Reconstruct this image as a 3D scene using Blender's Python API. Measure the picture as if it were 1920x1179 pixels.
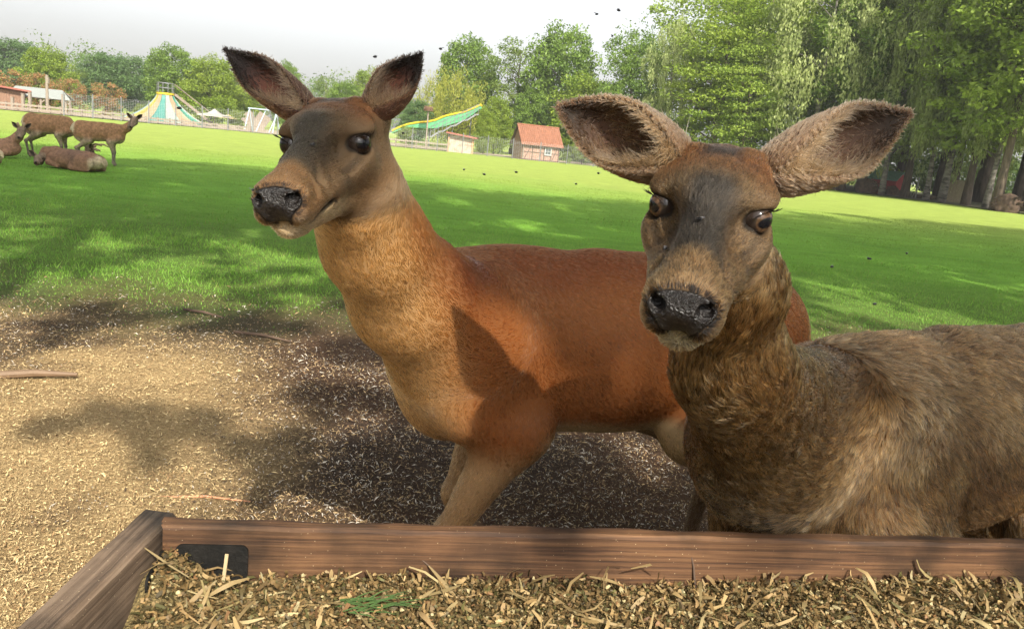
import bpy, bmesh, math, random, mathutils
import mathutils.kdtree
import numpy as np
from mathutils import Vector, Matrix

for _o in list(bpy.data.objects):
    bpy.data.objects.remove(_o, do_unlink=True)
scene = bpy.context.scene
COL = scene.collection

# ------------------------------------------------------------------ camera
FPX = 1480.0                      # focal length in pixels of the 1920 px wide photograph
CAM_H = 1.38
CAM_PITCH = math.radians(12.2)
CAM_ROLL = math.radians(5.7)
cam_data = bpy.data.cameras.new('camera')
cam = bpy.data.objects.new('camera', cam_data)
COL.objects.link(cam)
CAM_R = Matrix.Rotation(math.pi / 2 - CAM_PITCH, 4, 'X') @ Matrix.Rotation(CAM_ROLL, 4, 'Z')
cam.matrix_world = Matrix.Translation((0, 0, CAM_H)) @ CAM_R
cam_data.sensor_width = 36.0
cam_data.lens = FPX / 1920.0 * 36.0
cam_data.clip_start = 0.02
cam_data.clip_end = 3000.0
scene.camera = cam
MR = np.array(CAM_R.to_3x3())

# ------------------------------------------------------------------ sky, sun, exposure
SUN_DIR = Vector((-0.26, 0.76, -0.66)).normalized()      # direction the light travels
SUN_EL = math.asin(-SUN_DIR.z)
SUN_AZ = math.atan2(-SUN_DIR.x, -SUN_DIR.y)              # from +Y towards +X
world = bpy.data.worlds.new('World')
scene.world = world
world.use_nodes = True
wn, wl = world.node_tree.nodes, world.node_tree.links
wn.clear()
w_out = wn.new('ShaderNodeOutputWorld')
w_bg = wn.new('ShaderNodeBackground')
w_sky = wn.new('ShaderNodeTexSky')
w_sky.sky_type = 'NISHITA'
w_sky.sun_disc = False
w_sky.sun_elevation = SUN_EL
w_sky.sun_rotation = SUN_AZ
w_sky.air_density = 1.0
w_sky.dust_density = 4.6
w_sky.ozone_density = 1.0
w_hs = wn.new('ShaderNodeHueSaturation')
w_hs.inputs['Saturation'].default_value = 0.16           # thin white overcast veil over the blue
wl.new(w_sky.outputs[0], w_hs.inputs['Color'])
wl.new(w_hs.outputs[0], w_bg.inputs['Color'])
w_bg.inputs['Strength'].default_value = 0.096
wl.new(w_bg.outputs[0], w_out.inputs['Surface'])

sun_data = bpy.data.lights.new('sun', 'SUN')
sun_data.energy = 3.15
sun_data.angle = math.radians(0.8)
sun_data.color = (1.0, 0.93, 0.80)
sun = bpy.data.objects.new('sun', sun_data)
COL.objects.link(sun)
sun.rotation_euler = SUN_DIR.to_track_quat('-Z', 'Y').to_euler()
sun.location = (6, -10, 12)

scene.view_settings.view_transform = 'Standard'
scene.view_settings.look = 'None'
scene.view_settings.gamma = 1.0
scene.view_settings.exposure = 1.55
scene.view_settings.use_curve_mapping = False
scene.render.engine = 'CYCLES'
scene.cycles.use_denoising = True
scene.cycles.max_bounces = 5
scene.cycles.diffuse_bounces = 3
scene.cycles.glossy_bounces = 2
scene.cycles.volume_bounces = 0
scene.cycles.transparent_max_bounces = 8
scene.cycles_curves.shape = 'RIBBONS'
scene.render.hair_type = 'STRIP'

rng = np.random.default_rng(11)
random.seed(11)


def up(x, y, d):
    """world point seen at photograph pixel (x, y), d metres along the camera axis"""
    return MR @ np.array([(x - 960) / FPX * d, -(y - 589.5) / FPX * d, -d]) + np.array([0, 0, CAM_H])


def gp(x, y, z=0.0):
    """world point at height z seen at photograph pixel (x, y)"""
    v = MR @ np.array([(x - 960) / FPX, -(y - 589.5) / FPX, -1.0])
    return v * ((z - CAM_H) / v[2]) + np.array([0, 0, CAM_H])


# ------------------------------------------------------------------ helpers
def tag(o, label=None, cat=None, group=None, kind=None):
    if label: o['label'] = label
    if cat: o['category'] = cat
    if group: o['group'] = group
    if kind: o['kind'] = kind
    return o


def empty(name, loc=(0, 0, 0), rz=0.0):
    o = bpy.data.objects.new(name, None)
    COL.objects.link(o)
    o.location = loc
    o.rotation_euler = (0, 0, rz)
    o.empty_display_size = 0.1
    return o


def mesh_obj(name, verts, faces, mat=None, parent=None, smooth=False, colors=None):
    me = bpy.data.meshes.new(name)
    verts = np.asarray(verts, dtype=np.float32)
    if isinstance(faces, np.ndarray):
        nf, k = faces.shape
        me.vertices.add(len(verts)); me.vertices.foreach_set('co', verts.ravel())
        me.loops.add(nf * k); me.loops.foreach_set('vertex_index', faces.astype(np.int32).ravel())
        me.polygons.add(nf)
        me.polygons.foreach_set('loop_start', np.arange(0, nf * k, k, dtype=np.int32))
        me.update(calc_edges=True)
    else:
        me.from_pydata([tuple(v) for v in verts], [], faces)
        me.update()
    if smooth:
        me.polygons.foreach_set('use_smooth', np.ones(len(me.polygons), dtype=bool))
    if colors is not None:
        a = me.color_attributes.new('tint', 'FLOAT_COLOR', 'POINT')
        c = np.ones((len(verts), 4), dtype=np.float32); c[:, :3] = colors
        a.data.foreach_set('color', c.ravel())
    if mat: me.materials.append(mat)
    o = bpy.data.objects.new(name, me)
    COL.objects.link(o)
    if parent is not None: o.parent = parent
    return o


class MB:
    """collects boxes, tubes and loose faces; build() links them as one mesh"""
    def __init__(s): s.v, s.f = [], []
    def add(s, vs, fs):
        b = len(s.v); s.v += [tuple(map(float, v)) for v in vs]; s.f += [tuple(b + i for i in f) for f in fs]; return s
    def box(s, c, size, R=None, bevel=0.0):
        hx, hy, hz = [q / 2 for q in size]
        c = Vector(c); R = R or Matrix.Identity(3)
        if bevel <= 0:
            vs = [c + R @ Vector((x, y, z)) for x in (-hx, hx) for y in (-hy, hy) for z in (-hz, hz)]
            return s.add(vs, [(0, 1, 3, 2), (4, 6, 7, 5), (0, 4, 5, 1), (2, 3, 7, 6), (0, 2, 6, 4), (1, 5, 7, 3)])
        bm = bmesh.new(); bmesh.ops.create_cube(bm, size=1.0)
        for v in bm.verts: v.co = Vector((v.co.x * 2 * hx, v.co.y * 2 * hy, v.co.z * 2 * hz))
        bmesh.ops.bevel(bm, geom=bm.edges[:], offset=bevel, segments=1, affect='EDGES', profile=0.5)
        bm.verts.index_update()
        s.add([c + R @ v.co for v in bm.verts], [tuple(v.index for v in f.verts) for f in bm.faces]); bm.free(); return s
    def beam(s, a, b, w, h, bevel=0.0, upv=(0, 0, 1)):
        a, b = Vector(a), Vector(b); d = (b - a); L = d.length; d.normalize()
        x = d.cross(Vector(upv)); x = x.normalized() if x.length > 1e-5 else Vector((1, 0, 0)); z = x.cross(d)
        return s.box((a + b) / 2, (w, L, h), Matrix((x, d, z)).transposed(), bevel)
    def tube(s, pts, radii, n=8, cap=True):
        pts = [Vector(p) for p in pts]
        if not hasattr(radii, '__len__'): radii = [radii] * len(pts)
        rings = []; ref = Vector((0.13, 0.27, 0.95))
        for i, p in enumerate(pts):
            d = (pts[min(i + 1, len(pts) - 1)] - pts[max(i - 1, 0)]).normalized()
            x = d.cross(ref)
            if x.length < 0.15: x = d.cross(Vector((1, 0.1, 0)))
            x.normalize(); y = d.cross(x)
            rings.append([p + (x * math.cos(2 * math.pi * k / n) + y * math.sin(2 * math.pi * k / n)) * radii[i] for k in range(n)])
        vs = [v for r in rings for v in r]; fs = []
        for i in range(len(pts) - 1):
            for k in range(n):
                fs.append((i * n + k, i * n + (k + 1) % n, (i + 1) * n + (k + 1) % n, (i + 1) * n + k))
        if cap: fs += [tuple(range(n))[::-1], tuple((len(pts) - 1) * n + k for k in range(n))]
        return s.add(vs, fs)
    def build(s, name, mat=None, parent=None, smooth=False):
        return mesh_obj(name, np.array(s.v), s.f, mat, parent, smooth)


def copy_tree(o, parent=None):
    c = o.copy(); COL.objects.link(c)
    if parent is not None:
        c.parent = parent; c.matrix_parent_inverse = o.matrix_parent_inverse.copy()
    for ch in list(o.children): copy_tree(ch, c)
    return c


# ------------------------------------------------------------------ materials
def new_mat(name):
    m = bpy.data.materials.new(name); m.use_nodes = True
    nt = m.node_tree; b = nt.nodes['Principled BSDF']
    return m, nt.nodes, nt.links, b


def noise_mat(name, stops, scale=6.0, detail=6.0, rough=0.8, bump=0.0, bump_scale=None, stretch=(1, 1, 1), obj_rand=0.0, spec=0.3, distortion=0.0, metallic=0.0, coord='Object'):
    """stops: list of (position, rgb) for a colour ramp on object-space noise"""
    m, n, l, b = new_mat(name)
    tc = n.new('ShaderNodeTexCoord'); mp = n.new('ShaderNodeMapping')
    mp.inputs['Scale'].default_value = stretch
    l.new(tc.outputs[coord], mp.inputs['Vector'])
    nz = n.new('ShaderNodeTexNoise'); nz.inputs['Scale'].default_value = scale; nz.inputs['Detail'].default_value = detail
    nz.inputs['Roughness'].default_value = 0.6; nz.inputs['Distortion'].default_value = distortion
    l.new(mp.outputs[0], nz.inputs['Vector'])
    r = n.new('ShaderNodeValToRGB'); e = r.color_ramp.elements
    while len(e) < len(stops): e.new(0.5)
    for k, (p, c) in enumerate(stops): e[k].position = p; e[k].color = (*c, 1)
    l.new(nz.outputs['Fac'], r.inputs[0])
    out = r.outputs[0]
    if obj_rand > 0:
        oi = n.new('ShaderNodeObjectInfo'); hs = n.new('ShaderNodeHueSaturation')
        mr = n.new('ShaderNodeMapRange'); mr.inputs['To Min'].default_value = 1 - obj_rand; mr.inputs['To Max'].default_value = 1 + obj_rand
        l.new(oi.outputs['Random'], mr.inputs['Value']); l.new(mr.outputs[0], hs.inputs['Value']); l.new(out, hs.inputs['Color']); out = hs.outputs[0]
    l.new(out, b.inputs['Base Color'])
    b.inputs['Roughness'].default_value = rough; b.inputs['Specular IOR Level'].default_value = spec; b.inputs['Metallic'].default_value = metallic
    if bump > 0:
        n2 = n.new('ShaderNodeTexNoise'); n2.inputs['Scale'].default_value = bump_scale or scale * 4; n2.inputs['Detail'].default_value = 5
        l.new(mp.outputs[0], n2.inputs['Vector'])
        bp = n.new('ShaderNodeBump'); bp.inputs['Strength'].default_value = bump; bp.inputs['Distance'].default_value = 0.02
        l.new(n2.outputs['Fac'], bp.inputs['Height']); l.new(bp.outputs[0], b.inputs['Normal'])
    return m


def tint_mat(name, attr='tint', rough=0.7, spec=0.2, trans=0.0, value=1.0):
    """colour from a per-point attribute (each leaf, chip or blade has its own colour)"""
    m, n, l, b = new_mat(name)
    a = n.new('ShaderNodeAttribute'); a.attribute_name = attr
    b.inputs['Roughness'].default_value = rough; b.inputs['Specular IOR Level'].default_value = spec
    l.new(a.outputs['Color'], b.inputs['Base Color'])
    if trans > 0:
        t = n.new('ShaderNodeBsdfTranslucent'); mx = n.new('ShaderNodeMixShader'); mx.inputs[0].default_value = trans
        l.new(a.outputs['Color'], t.inputs['Color']); l.new(b.outputs[0], mx.inputs[1]); l.new(t.outputs[0], mx.inputs[2])
        l.new(mx.outputs[0], n['Material Output'].inputs['Surface'])
    return m


def vnoise(p, freq, seed=0, octaves=1):
    """cheap smooth pseudo-noise in -1..1 at points p (n,3)"""
    r = np.random.default_rng(seed); out = np.zeros(len(p)); amp = 1.0; tot = 0.0
    for o in range(octaves):
        s = np.zeros(len(p))
        for k in range(6):
            d = r.normal(size=3); d /= np.linalg.norm(d)
            s += np.sin(p @ (d * freq * (2 ** o) * (0.7 + 0.6 * r.random())) + r.random() * 6.283)
        out += amp * s / 6 * 1.7; tot += amp; amp *= 0.55
    return out / tot
# ================================================================== ground
def pj(p):
    """photograph pixel (x, y) and depth of world points (n,3)"""
    c = (np.asarray(p, float) - [0, 0, CAM_H]) @ MR
    d = -c[:, 2]; d = np.where(np.abs(d) < 1e-6, 1e-6, d)
    return 960 + FPX * c[:, 0] / d, 589.5 - FPX * c[:, 1] / d, d


def ground_z(x, y):
    p = np.stack([x, y, 0 * x], 1); near = ssm_(16, 7, np.hypot(x, y))
    return (0.018 * vnoise(p, 5.0, 41, 2) + 0.012 * vnoise(p, 17, 42, 2)) * near + 0.05 * vnoise(p, 0.35, 43, 2) * ssm_(6, 14, y) * ssm_(120, 60, np.hypot(x, y))


def ssm_(a, b, x): t = np.clip((x - a) / (b - a), 0, 1); return t * t * (3 - 2 * t)


def grass_edge(x): return 6.9 + 0.16 * np.clip(x, -6, 30) + 0.004 * np.clip(x, 0, 30) ** 2


def zones(x, y):
    """grass cover 0..1 and pale-chip cover 0..1 of the paddock floor: fresher chips plus sunlight put into the colour"""
    p = np.stack([x, y, 0 * x], 1)
    n1, n2 = vnoise(p, 1.7, 51, 3), vnoise(p, 6.5, 52, 2)
    far = ssm_(-1.9, 1.0, y - grass_edge(x) + 0.75 * n1 + 0.45 * n2)
    back = ssm_(-9.0, -12.0, y + 1.5 * n1)
    g = np.maximum(np.maximum(far, back), ssm_(11, 14, np.abs(x + 0.5 * n1)))
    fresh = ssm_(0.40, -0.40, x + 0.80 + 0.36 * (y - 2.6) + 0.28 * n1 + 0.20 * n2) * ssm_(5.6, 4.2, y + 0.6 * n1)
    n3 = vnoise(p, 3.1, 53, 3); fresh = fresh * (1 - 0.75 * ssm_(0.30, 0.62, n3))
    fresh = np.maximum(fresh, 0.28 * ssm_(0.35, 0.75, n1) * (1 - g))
    return g, fresh


def grow(a0, a1, fine, far, k=1.16):
    v = list(np.arange(a0, a1 + 1e-6, fine)); s = fine
    while v[-1] < far: s *= k; v.append(v[-1] + s)
    return v


gx = np.array(sorted(set([-q for q in grow(0, 6, 0.06, 420)] + grow(0, 6, 0.06, 420))))
gyf = grow(0.2, 12, 0.06, 620); gyb = [-q + 0.4 for q in grow(0.26, 0.6, 0.1, 160, 1.25)]
gy = np.array(sorted(set(gyf + gyb)))
GX, GY = np.meshgrid(gx, gy, indexing='ij'); fx, fy = GX.ravel(), GY.ravel()
gz = ground_z(fx, fy)
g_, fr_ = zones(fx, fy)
gp3 = np.stack([fx, fy, 0 * fx], 1)
soil = np.tile((0.085, 0.050, 0.031), (len(fx), 1))

def mixg(c, d, w): return c * (1 - w[:, None]) + np.asarray(d) * w[:, None]
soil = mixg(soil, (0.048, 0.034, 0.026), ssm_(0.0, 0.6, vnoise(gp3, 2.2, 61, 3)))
soil = mixg(soil, (0.370, 0.260, 0.128), fr_)  # paler floor: fresher chips and sunlight painted in together
turf = mixg(np.tile((0.150, 0.310, 0.038), (len(fx), 1)), (0.225, 0.275, 0.060), ssm_(14, 34, fy) * 0.9)  # near green lightened in colour to lift the shaded half of the paddock
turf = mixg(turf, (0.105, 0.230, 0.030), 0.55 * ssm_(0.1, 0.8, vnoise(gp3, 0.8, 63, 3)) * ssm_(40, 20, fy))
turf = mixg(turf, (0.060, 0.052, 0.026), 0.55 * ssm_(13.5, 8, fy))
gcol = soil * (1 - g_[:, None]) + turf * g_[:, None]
nxg, nyg = len(gx), len(gy)
ii, jj = np.meshgrid(np.arange(nxg - 1), np.arange(nyg - 1), indexing='ij'); ii, jj = ii.ravel(), jj.ravel()
gq = np.stack([ii * nyg + jj, (ii + 1) * nyg + jj, (ii + 1) * nyg + jj + 1, ii * nyg + jj + 1], 1)

M_ground, _n, _l, _b = new_mat('paddock_floor')
_a = _n.new('ShaderNodeAttribute'); _a.attribute_name = 'tint'
_tc = _n.new('ShaderNodeTexCoord')
_n1 = _n.new('ShaderNodeTexNoise'); _n1.inputs['Scale'].default_value = 38; _n1.inputs['Detail'].default_value = 8; _n1.inputs['Roughness'].default_value = 0.75
_n2 = _n.new('ShaderNodeTexNoise'); _n2.inputs['Scale'].default_value = 1.3; _n2.inputs['Detail'].default_value = 9; _n2.inputs['Roughness'].default_value = 0.72
_mpn = _n.new('ShaderNodeMapping'); _mpn.inputs['Scale'].default_value = (0.55, 1.5, 1.0)
_l.new(_tc.outputs['Object'], _n1.inputs['Vector']); _l.new(_tc.outputs['Object'], _mpn.inputs['Vector']); _l.new(_mpn.outputs[0], _n2.inputs['Vector'])
_mr1 = _n.new('ShaderNodeMapRange'); _mr1.inputs['From Min'].default_value = 0.3; _mr1.inputs['From Max'].default_value = 0.7; _mr1.inputs['To Min'].default_value = 0.62; _mr1.inputs['To Max'].default_value = 1.4
_mr2 = _n.new('ShaderNodeMapRange'); _mr2.inputs['From Min'].default_value = 0.3; _mr2.inputs['From Max'].default_value = 0.7; _mr2.inputs['To Min'].default_value = 0.74; _mr2.inputs['To Max'].default_value = 1.24
_l.new(_n1.outputs['Fac'], _mr1.inputs['Value']); _l.new(_n2.outputs['Fac'], _mr2.inputs['Value'])
_mm = _n.new('ShaderNodeMath'); _mm.operation = 'MULTIPLY'; _l.new(_mr1.outputs[0], _mm.inputs[0]); _l.new(_mr2.outputs[0], _mm.inputs[1])
_hs = _n.new('ShaderNodeHueSaturation'); _l.new(_a.outputs['Color'], _hs.inputs['Color']); _l.new(_mm.outputs[0], _hs.inputs['Value'])
_l.new(_hs.outputs[0], _b.inputs['Base Color']); _b.inputs['Roughness'].default_value = 0.95; _b.inputs['Specular IOR Level'].default_value = 0.1
_bp = _n.new('ShaderNodeBump'); _bp.inputs['Strength'].default_value = 0.9; _bp.inputs['Distance'].default_value = 0.03
_l.new(_n1.outputs['Fac'], _bp.inputs['Height']); _l.new(_bp.outputs[0], _b.inputs['Normal'])
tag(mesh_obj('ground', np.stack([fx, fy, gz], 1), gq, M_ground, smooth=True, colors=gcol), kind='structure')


# ---- grass: single blades, dense where the paddock is green
def blades(n, ymin, ymax, h0, h1, w0, name, label, seed, keep=None):
    r = np.random.default_rng(seed)
    y = ymin * (ymax / ymin) ** r.random(n); half = 0.80 * y + 1.5
    x = r.uniform(-1, 1, n) * half
    tuft = r.normal(size=(n, 2)) * 0.02; cx = np.round(x / 0.07) * 0.07; cy = np.round(y / 0.07) * 0.07
    m = r.random(n) < 0.5; x = np.where(m, cx + tuft[:, 0] + 0.03 * np.sin(cy * 91), x); y = np.where(m, cy + tuft[:, 1] + 0.03 * np.sin(cx * 77), y)
    g, _ = zones(x, y); k = r.random(n) < np.clip(g, 0.006, 1) ** 1.4
    x, y, g = x[k], y[k], g[k]; n = len(x)
    p = np.stack([x, y, 0 * x], 1)
    h = (h0 + (h1 - h0) * r.random(n) ** 1.5) * (0.75 + 0.45 * vnoise(p, 3.0, 71, 2)) * (0.35 + 0.65 * g)
    h = np.maximum(h, 0.012)
    a = r.uniform(0, 2 * math.pi, n); w = w0 * r.uniform(0.6, 1.4, n) * (1 + y * 0.035)
    lean = h * r.uniform(0.15, 0.95, n); la = r.uniform(0, 2 * math.pi, n)
    z = ground_z(x, y) - 0.004
    b1 = np.stack([x - np.cos(a) * w / 2, y - np.sin(a) * w / 2, z], 1); b2 = np.stack([x + np.cos(a) * w / 2, y + np.sin(a) * w / 2, z], 1)
    tp = np.stack([x + np.cos(la) * lean, y + np.sin(la) * lean, z + h], 1)
    V = np.stack([b1, b2, tp], 1).reshape(-1, 3); T = np.arange(3 * n).reshape(-1, 3)
    c = np.tile((0.165, 0.350, 0.042), (n, 1)); c = mixg(c, (0.260, 0.430, 0.070), r.random(n) ** 2); c = mixg(c, (0.105, 0.240, 0.030), ssm_(0, 0.8, vnoise(p, 1.1, 72, 2)) * 0.6)  # blade greens raised too, so the shaded grass reads brighter
    c = mixg(c, (0.26, 0.22, 0.08), (r.random(n) < 0.05) * 0.8)
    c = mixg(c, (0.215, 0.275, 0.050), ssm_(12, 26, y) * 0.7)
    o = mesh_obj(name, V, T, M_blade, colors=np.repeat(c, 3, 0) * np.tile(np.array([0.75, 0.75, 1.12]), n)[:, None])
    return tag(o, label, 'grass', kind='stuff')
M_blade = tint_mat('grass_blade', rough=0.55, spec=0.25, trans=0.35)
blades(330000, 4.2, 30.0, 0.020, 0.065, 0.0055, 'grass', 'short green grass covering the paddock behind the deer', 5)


# ---- shredded bark and straw: thin splinters strewn over the bare floor
def splinters(n, region, name, label, seed):
    r = np.random.default_rng(seed)
    x, y, wgt = region(r, n)
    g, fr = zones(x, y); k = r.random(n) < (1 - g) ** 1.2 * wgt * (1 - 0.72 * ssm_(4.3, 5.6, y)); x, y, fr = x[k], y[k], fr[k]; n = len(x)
    z = ground_z(x, y) + r.random(n) ** 1.5 * 0.016
    L = (0.006 + 0.034 * r.random(n) ** 3.2) * (1 - 0.30 * fr) * (1 + 0.10 * np.clip(y - 2.5, 0, 4)); w = (0.0020 + 0.0042 * r.random(n) ** 1.5) * (1 + 0.10 * np.clip(y - 2.5, 0, 4))
    a = r.uniform(0, math.pi, n); ti = r.normal(size=n) * 0.28
    d = np.stack([np.cos(a) * np.cos(ti), np.sin(a) * np.cos(ti), np.sin(ti)], 1); s = np.stack([-np.sin(a), np.cos(a), 0.4 * r.normal(size=n)], 1)
    c0 = np.stack([x, y, z + 0.003 + np.abs(np.sin(ti)) * L * 0.5], 1)
    mid = c0 + np.stack([0 * x, 0 * x, r.random(n) * 0.006], 1) + s * (r.normal(size=n) * 0.0012)[:, None]
    V = np.stack([c0 - d * (L / 2)[:, None], mid - s * (w / 2)[:, None], mid + s * (w / 2)[:, None], c0 + d * (L / 2)[:, None]], 1).reshape(-1, 3)
    Q = np.arange(4 * n).reshape(-1, 4)[:, [0, 1, 3, 2]]
    u = r.random(n)
    fresh = mixg(np.tile((0.40, 0.285, 0.140), (n, 1)), (0.52, 0.395, 0.205), r.random(n)); fresh = mixg(fresh, (0.19, 0.112, 0.05), (r.random(n) < 0.32) * 0.9)  # pale tone is part newer wood, part sunlit look put into colour
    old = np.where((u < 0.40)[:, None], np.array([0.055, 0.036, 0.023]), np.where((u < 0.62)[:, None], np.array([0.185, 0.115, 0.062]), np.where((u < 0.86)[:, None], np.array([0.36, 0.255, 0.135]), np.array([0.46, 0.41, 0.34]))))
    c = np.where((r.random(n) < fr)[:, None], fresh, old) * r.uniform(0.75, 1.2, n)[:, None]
    o = mesh_obj(name, V, Q, M_splinter, colors=np.repeat(c, 4, 0))
    return tag(o, label, 'bark mulch', kind='stuff')
M_splinter = tint_mat('splinter', rough=0.75, spec=0.25)
def reg_near(r, n):
    y = 1.5 + 6.3 * r.random(n) ** 1.5; x = r.uniform(-1, 1, n) * (0.72 * y + 0.7)
    return x, y, np.ones(n)
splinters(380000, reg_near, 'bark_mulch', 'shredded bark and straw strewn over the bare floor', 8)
# ================================================================== trees
M_leaf = tint_mat('leaf', rough=0.5, spec=0.3, trans=0.48)
M_bark = noise_mat('bark', [(0.3, (0.045, 0.034, 0.026)), (0.7, (0.13, 0.10, 0.075))], scale=3.0, stretch=(3, 3, 0.5), rough=0.95, bump=0.8, bump_scale=9, obj_rand=0.25)
M_birch = noise_mat('birch_bark', [(0.38, (0.05, 0.045, 0.04)), (0.52, (0.15, 0.135, 0.115)), (0.8, (0.26, 0.245, 0.22))], scale=2.2, stretch=(0.7, 0.7, 2.2), rough=0.8, bump=0.3, obj_rand=0.15)


def leaf_cloud(centres, radii, n_per, size, r, shell=0.55, hang=0.0, flat=0.35, upbias=0.55):
    """leaf-sized quads spread through leaf clumps (centres (m,3), radii (m,3))"""
    m = len(centres); idx = np.repeat(np.arange(m), n_per); n = len(idx)
    d = rows_(r.normal(size=(n, 3))); rad = (shell + (1 - shell) * r.random(n)) * (0.75 + 0.5 * r.random(n))
    p = centres[idx] + d * radii[idx] * rad[:, None]
    nrm = rows_(d * (1 - upbias) + np.array([0, 0, upbias]) + r.normal(size=(n, 3)) * 0.55)
    t = rows_(np.cross(nrm, r.normal(size=(n, 3))))
    if hang > 0: t = rows_(t * (1 - hang) + np.array([0, 0, -1.0]) * hang); nrm = rows_(np.cross(t, rows_(np.cross(nrm, t))))
    b = np.cross(nrm, t); s = size * r.uniform(0.55, 1.35, n)
    V = np.stack([p - t * s[:, None] * 0.62, p + b * s[:, None] * flat + nrm * s[:, None] * 0.08, p + t * s[:, None] * 0.62, p - b * s[:, None] * flat + nrm * s[:, None] * 0.08], 1)
    return V.reshape(-1, 3), np.arange(4 * n).reshape(-1, 4), idx, d


def rows_(v): return v / (np.linalg.norm(v, axis=1, keepdims=True) + 1e-12)


def limb_path(a, b, r, sag=0.0, k=6):
    a, b = np.array(a, float), np.array(b, float); L = np.linalg.norm(b - a); pts = []
    j = r.normal(size=(k, 3)) * L * 0.03
    for i in range(k):
        u = i / (k - 1); p = a + (b - a) * u + j[i] * math.sin(math.pi * u); p[2] += L * (0.10 - sag) * math.sin(math.pi * u); pts.append(p)
    return pts


class TreeKind:
    """one trunk mesh and one crown mesh; placed many times with shared mesh data"""
    def __init__(s, seed, H, crown_r, base, kind, cols, n_clump, n_leaf, leaf, trunk_r=0.3, birch=False, lean=0.0, limbs=14):
        r = np.random.default_rng(seed); s.H = H
        tb = MB(); k = 9; tr = []
        for i in range(k):
            u = i / (k - 1); tr.append((lean * H * u * u + 0.10 * math.sin(u * 5 + seed), 0.10 * math.cos(u * 4 + seed), H * 0.90 * u - 0.15))
        rad = [trunk_r * (1.35 if i == 0 else 1) * (1 - 0.88 * (i / (k - 1)) ** 0.9) for i in range(k)]
        tb.tube(tr, rad, 9)
        def trunk_at(u): q = u * (k - 1); i = min(int(q), k - 2); f = q - i; return np.array(tr[i]) * (1 - f) + np.array(tr[i + 1]) * f
        C, R = [], []
        zc = (base + 1) / 2 * H; hz = (1 - base) / 2 * H
        tries = 0
        while len(C) < n_clump and tries < 4000:
            tries += 1
            d = r.normal(size=3); d /= np.linalg.norm(d); q = r.random() ** (1 / 3.0); q = 0.35 + 0.65 * q if kind != 'airy' else 0.25 + 0.75 * q
            z = d[2] * q; prof = math.sqrt(max(0, 1 - z * z)) if kind != 'cone' else max(0.05, (1 - z) / 2)
            off = np.array([d[0], d[1], 0]); off = off / (np.linalg.norm(off) + 1e-9) * crown_r * q * prof * r.uniform(0.45, 1.08)
            ax = trunk_at(np.clip((zc + z * hz) / (0.9 * H), 0.05, 1))
            c = np.array([ax[0] + off[0], ax[1] + off[1], zc + z * hz])
            if any(np.linalg.norm(c - o) < 0.16 * crown_r for o in C): continue
            C.append(c); q_ = crown_r * r.uniform(0.15, 0.30)
            if kind == 'layer': R.append((q_ * 1.35, q_ * 1.35, q_ * 0.42))
            elif kind == 'weep': R.append((q_ * 0.55, q_ * 0.55, q_ * 1.5))
            elif kind == 'airy': R.append((q_ * 0.95, q_ * 0.95, q_ * 0.65))
            else: R.append((q_, q_, q_ * 0.72))
        C, R = np.array(C), np.array(R)
        for c in C[r.permutation(len(C))[:limbs]]:
            u0 = np.clip((c[2] - 0.45 * np.hypot(c[0], c[1])) / (0.9 * H), 0.12, 0.95); a = trunk_at(u0)
            pts = limb_path(a, c, r); r0 = trunk_r * (1 - 0.85 * u0) * 0.55
            tb.tube(pts, [r0 * (1 - 0.8 * i / (len(pts) - 1)) for i in range(len(pts))], 5, cap=False)
        V, Q, idx, d = leaf_cloud(C, R, max(1, n_leaf // len(C)), leaf, r, hang=0.75 if kind == 'weep' else 0.0, shell=0.45, flat=0.33 if kind != 'weep' else 0.22)
        n = len(idx); c0 = np.array(cols[0]); c1 = np.array(cols[1])
        w = np.clip(0.5 + 0.35 * r.normal(size=len(C)), 0, 1)[idx] * 0.6 + 0.4 * r.random(n)
        col = c0 + (c1 - c0) * w[:, None]; col = col * r.uniform(0.8, 1.2, n)[:, None]
        if len(cols) > 2: col = np.where((r.random(n) < 0.35)[:, None], np.array(cols[2]) * r.uniform(0.7, 1.2, n)[:, None], col)
        s.trunk = tb.build('trunk', M_birch if birch else M_bark, smooth=True)
        s.crown = mesh_obj('crown', V, Q, M_leaf, colors=np.repeat(col, 4, 0))
        s.used = False
    def place(s, name, label, cat, loc, h, rz, wide=1.0, group=None):
        e = empty(name, loc, rz); k = h / s.H; e.scale = (k * wide, k * wide, k)
        for o in (s.trunk, s.crown):
            c = o if not s.used else o.copy()
            if s.used: COL.objects.link(c)
            c.parent = e
        s.used = True
        return tag(e, label, cat, group)


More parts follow.
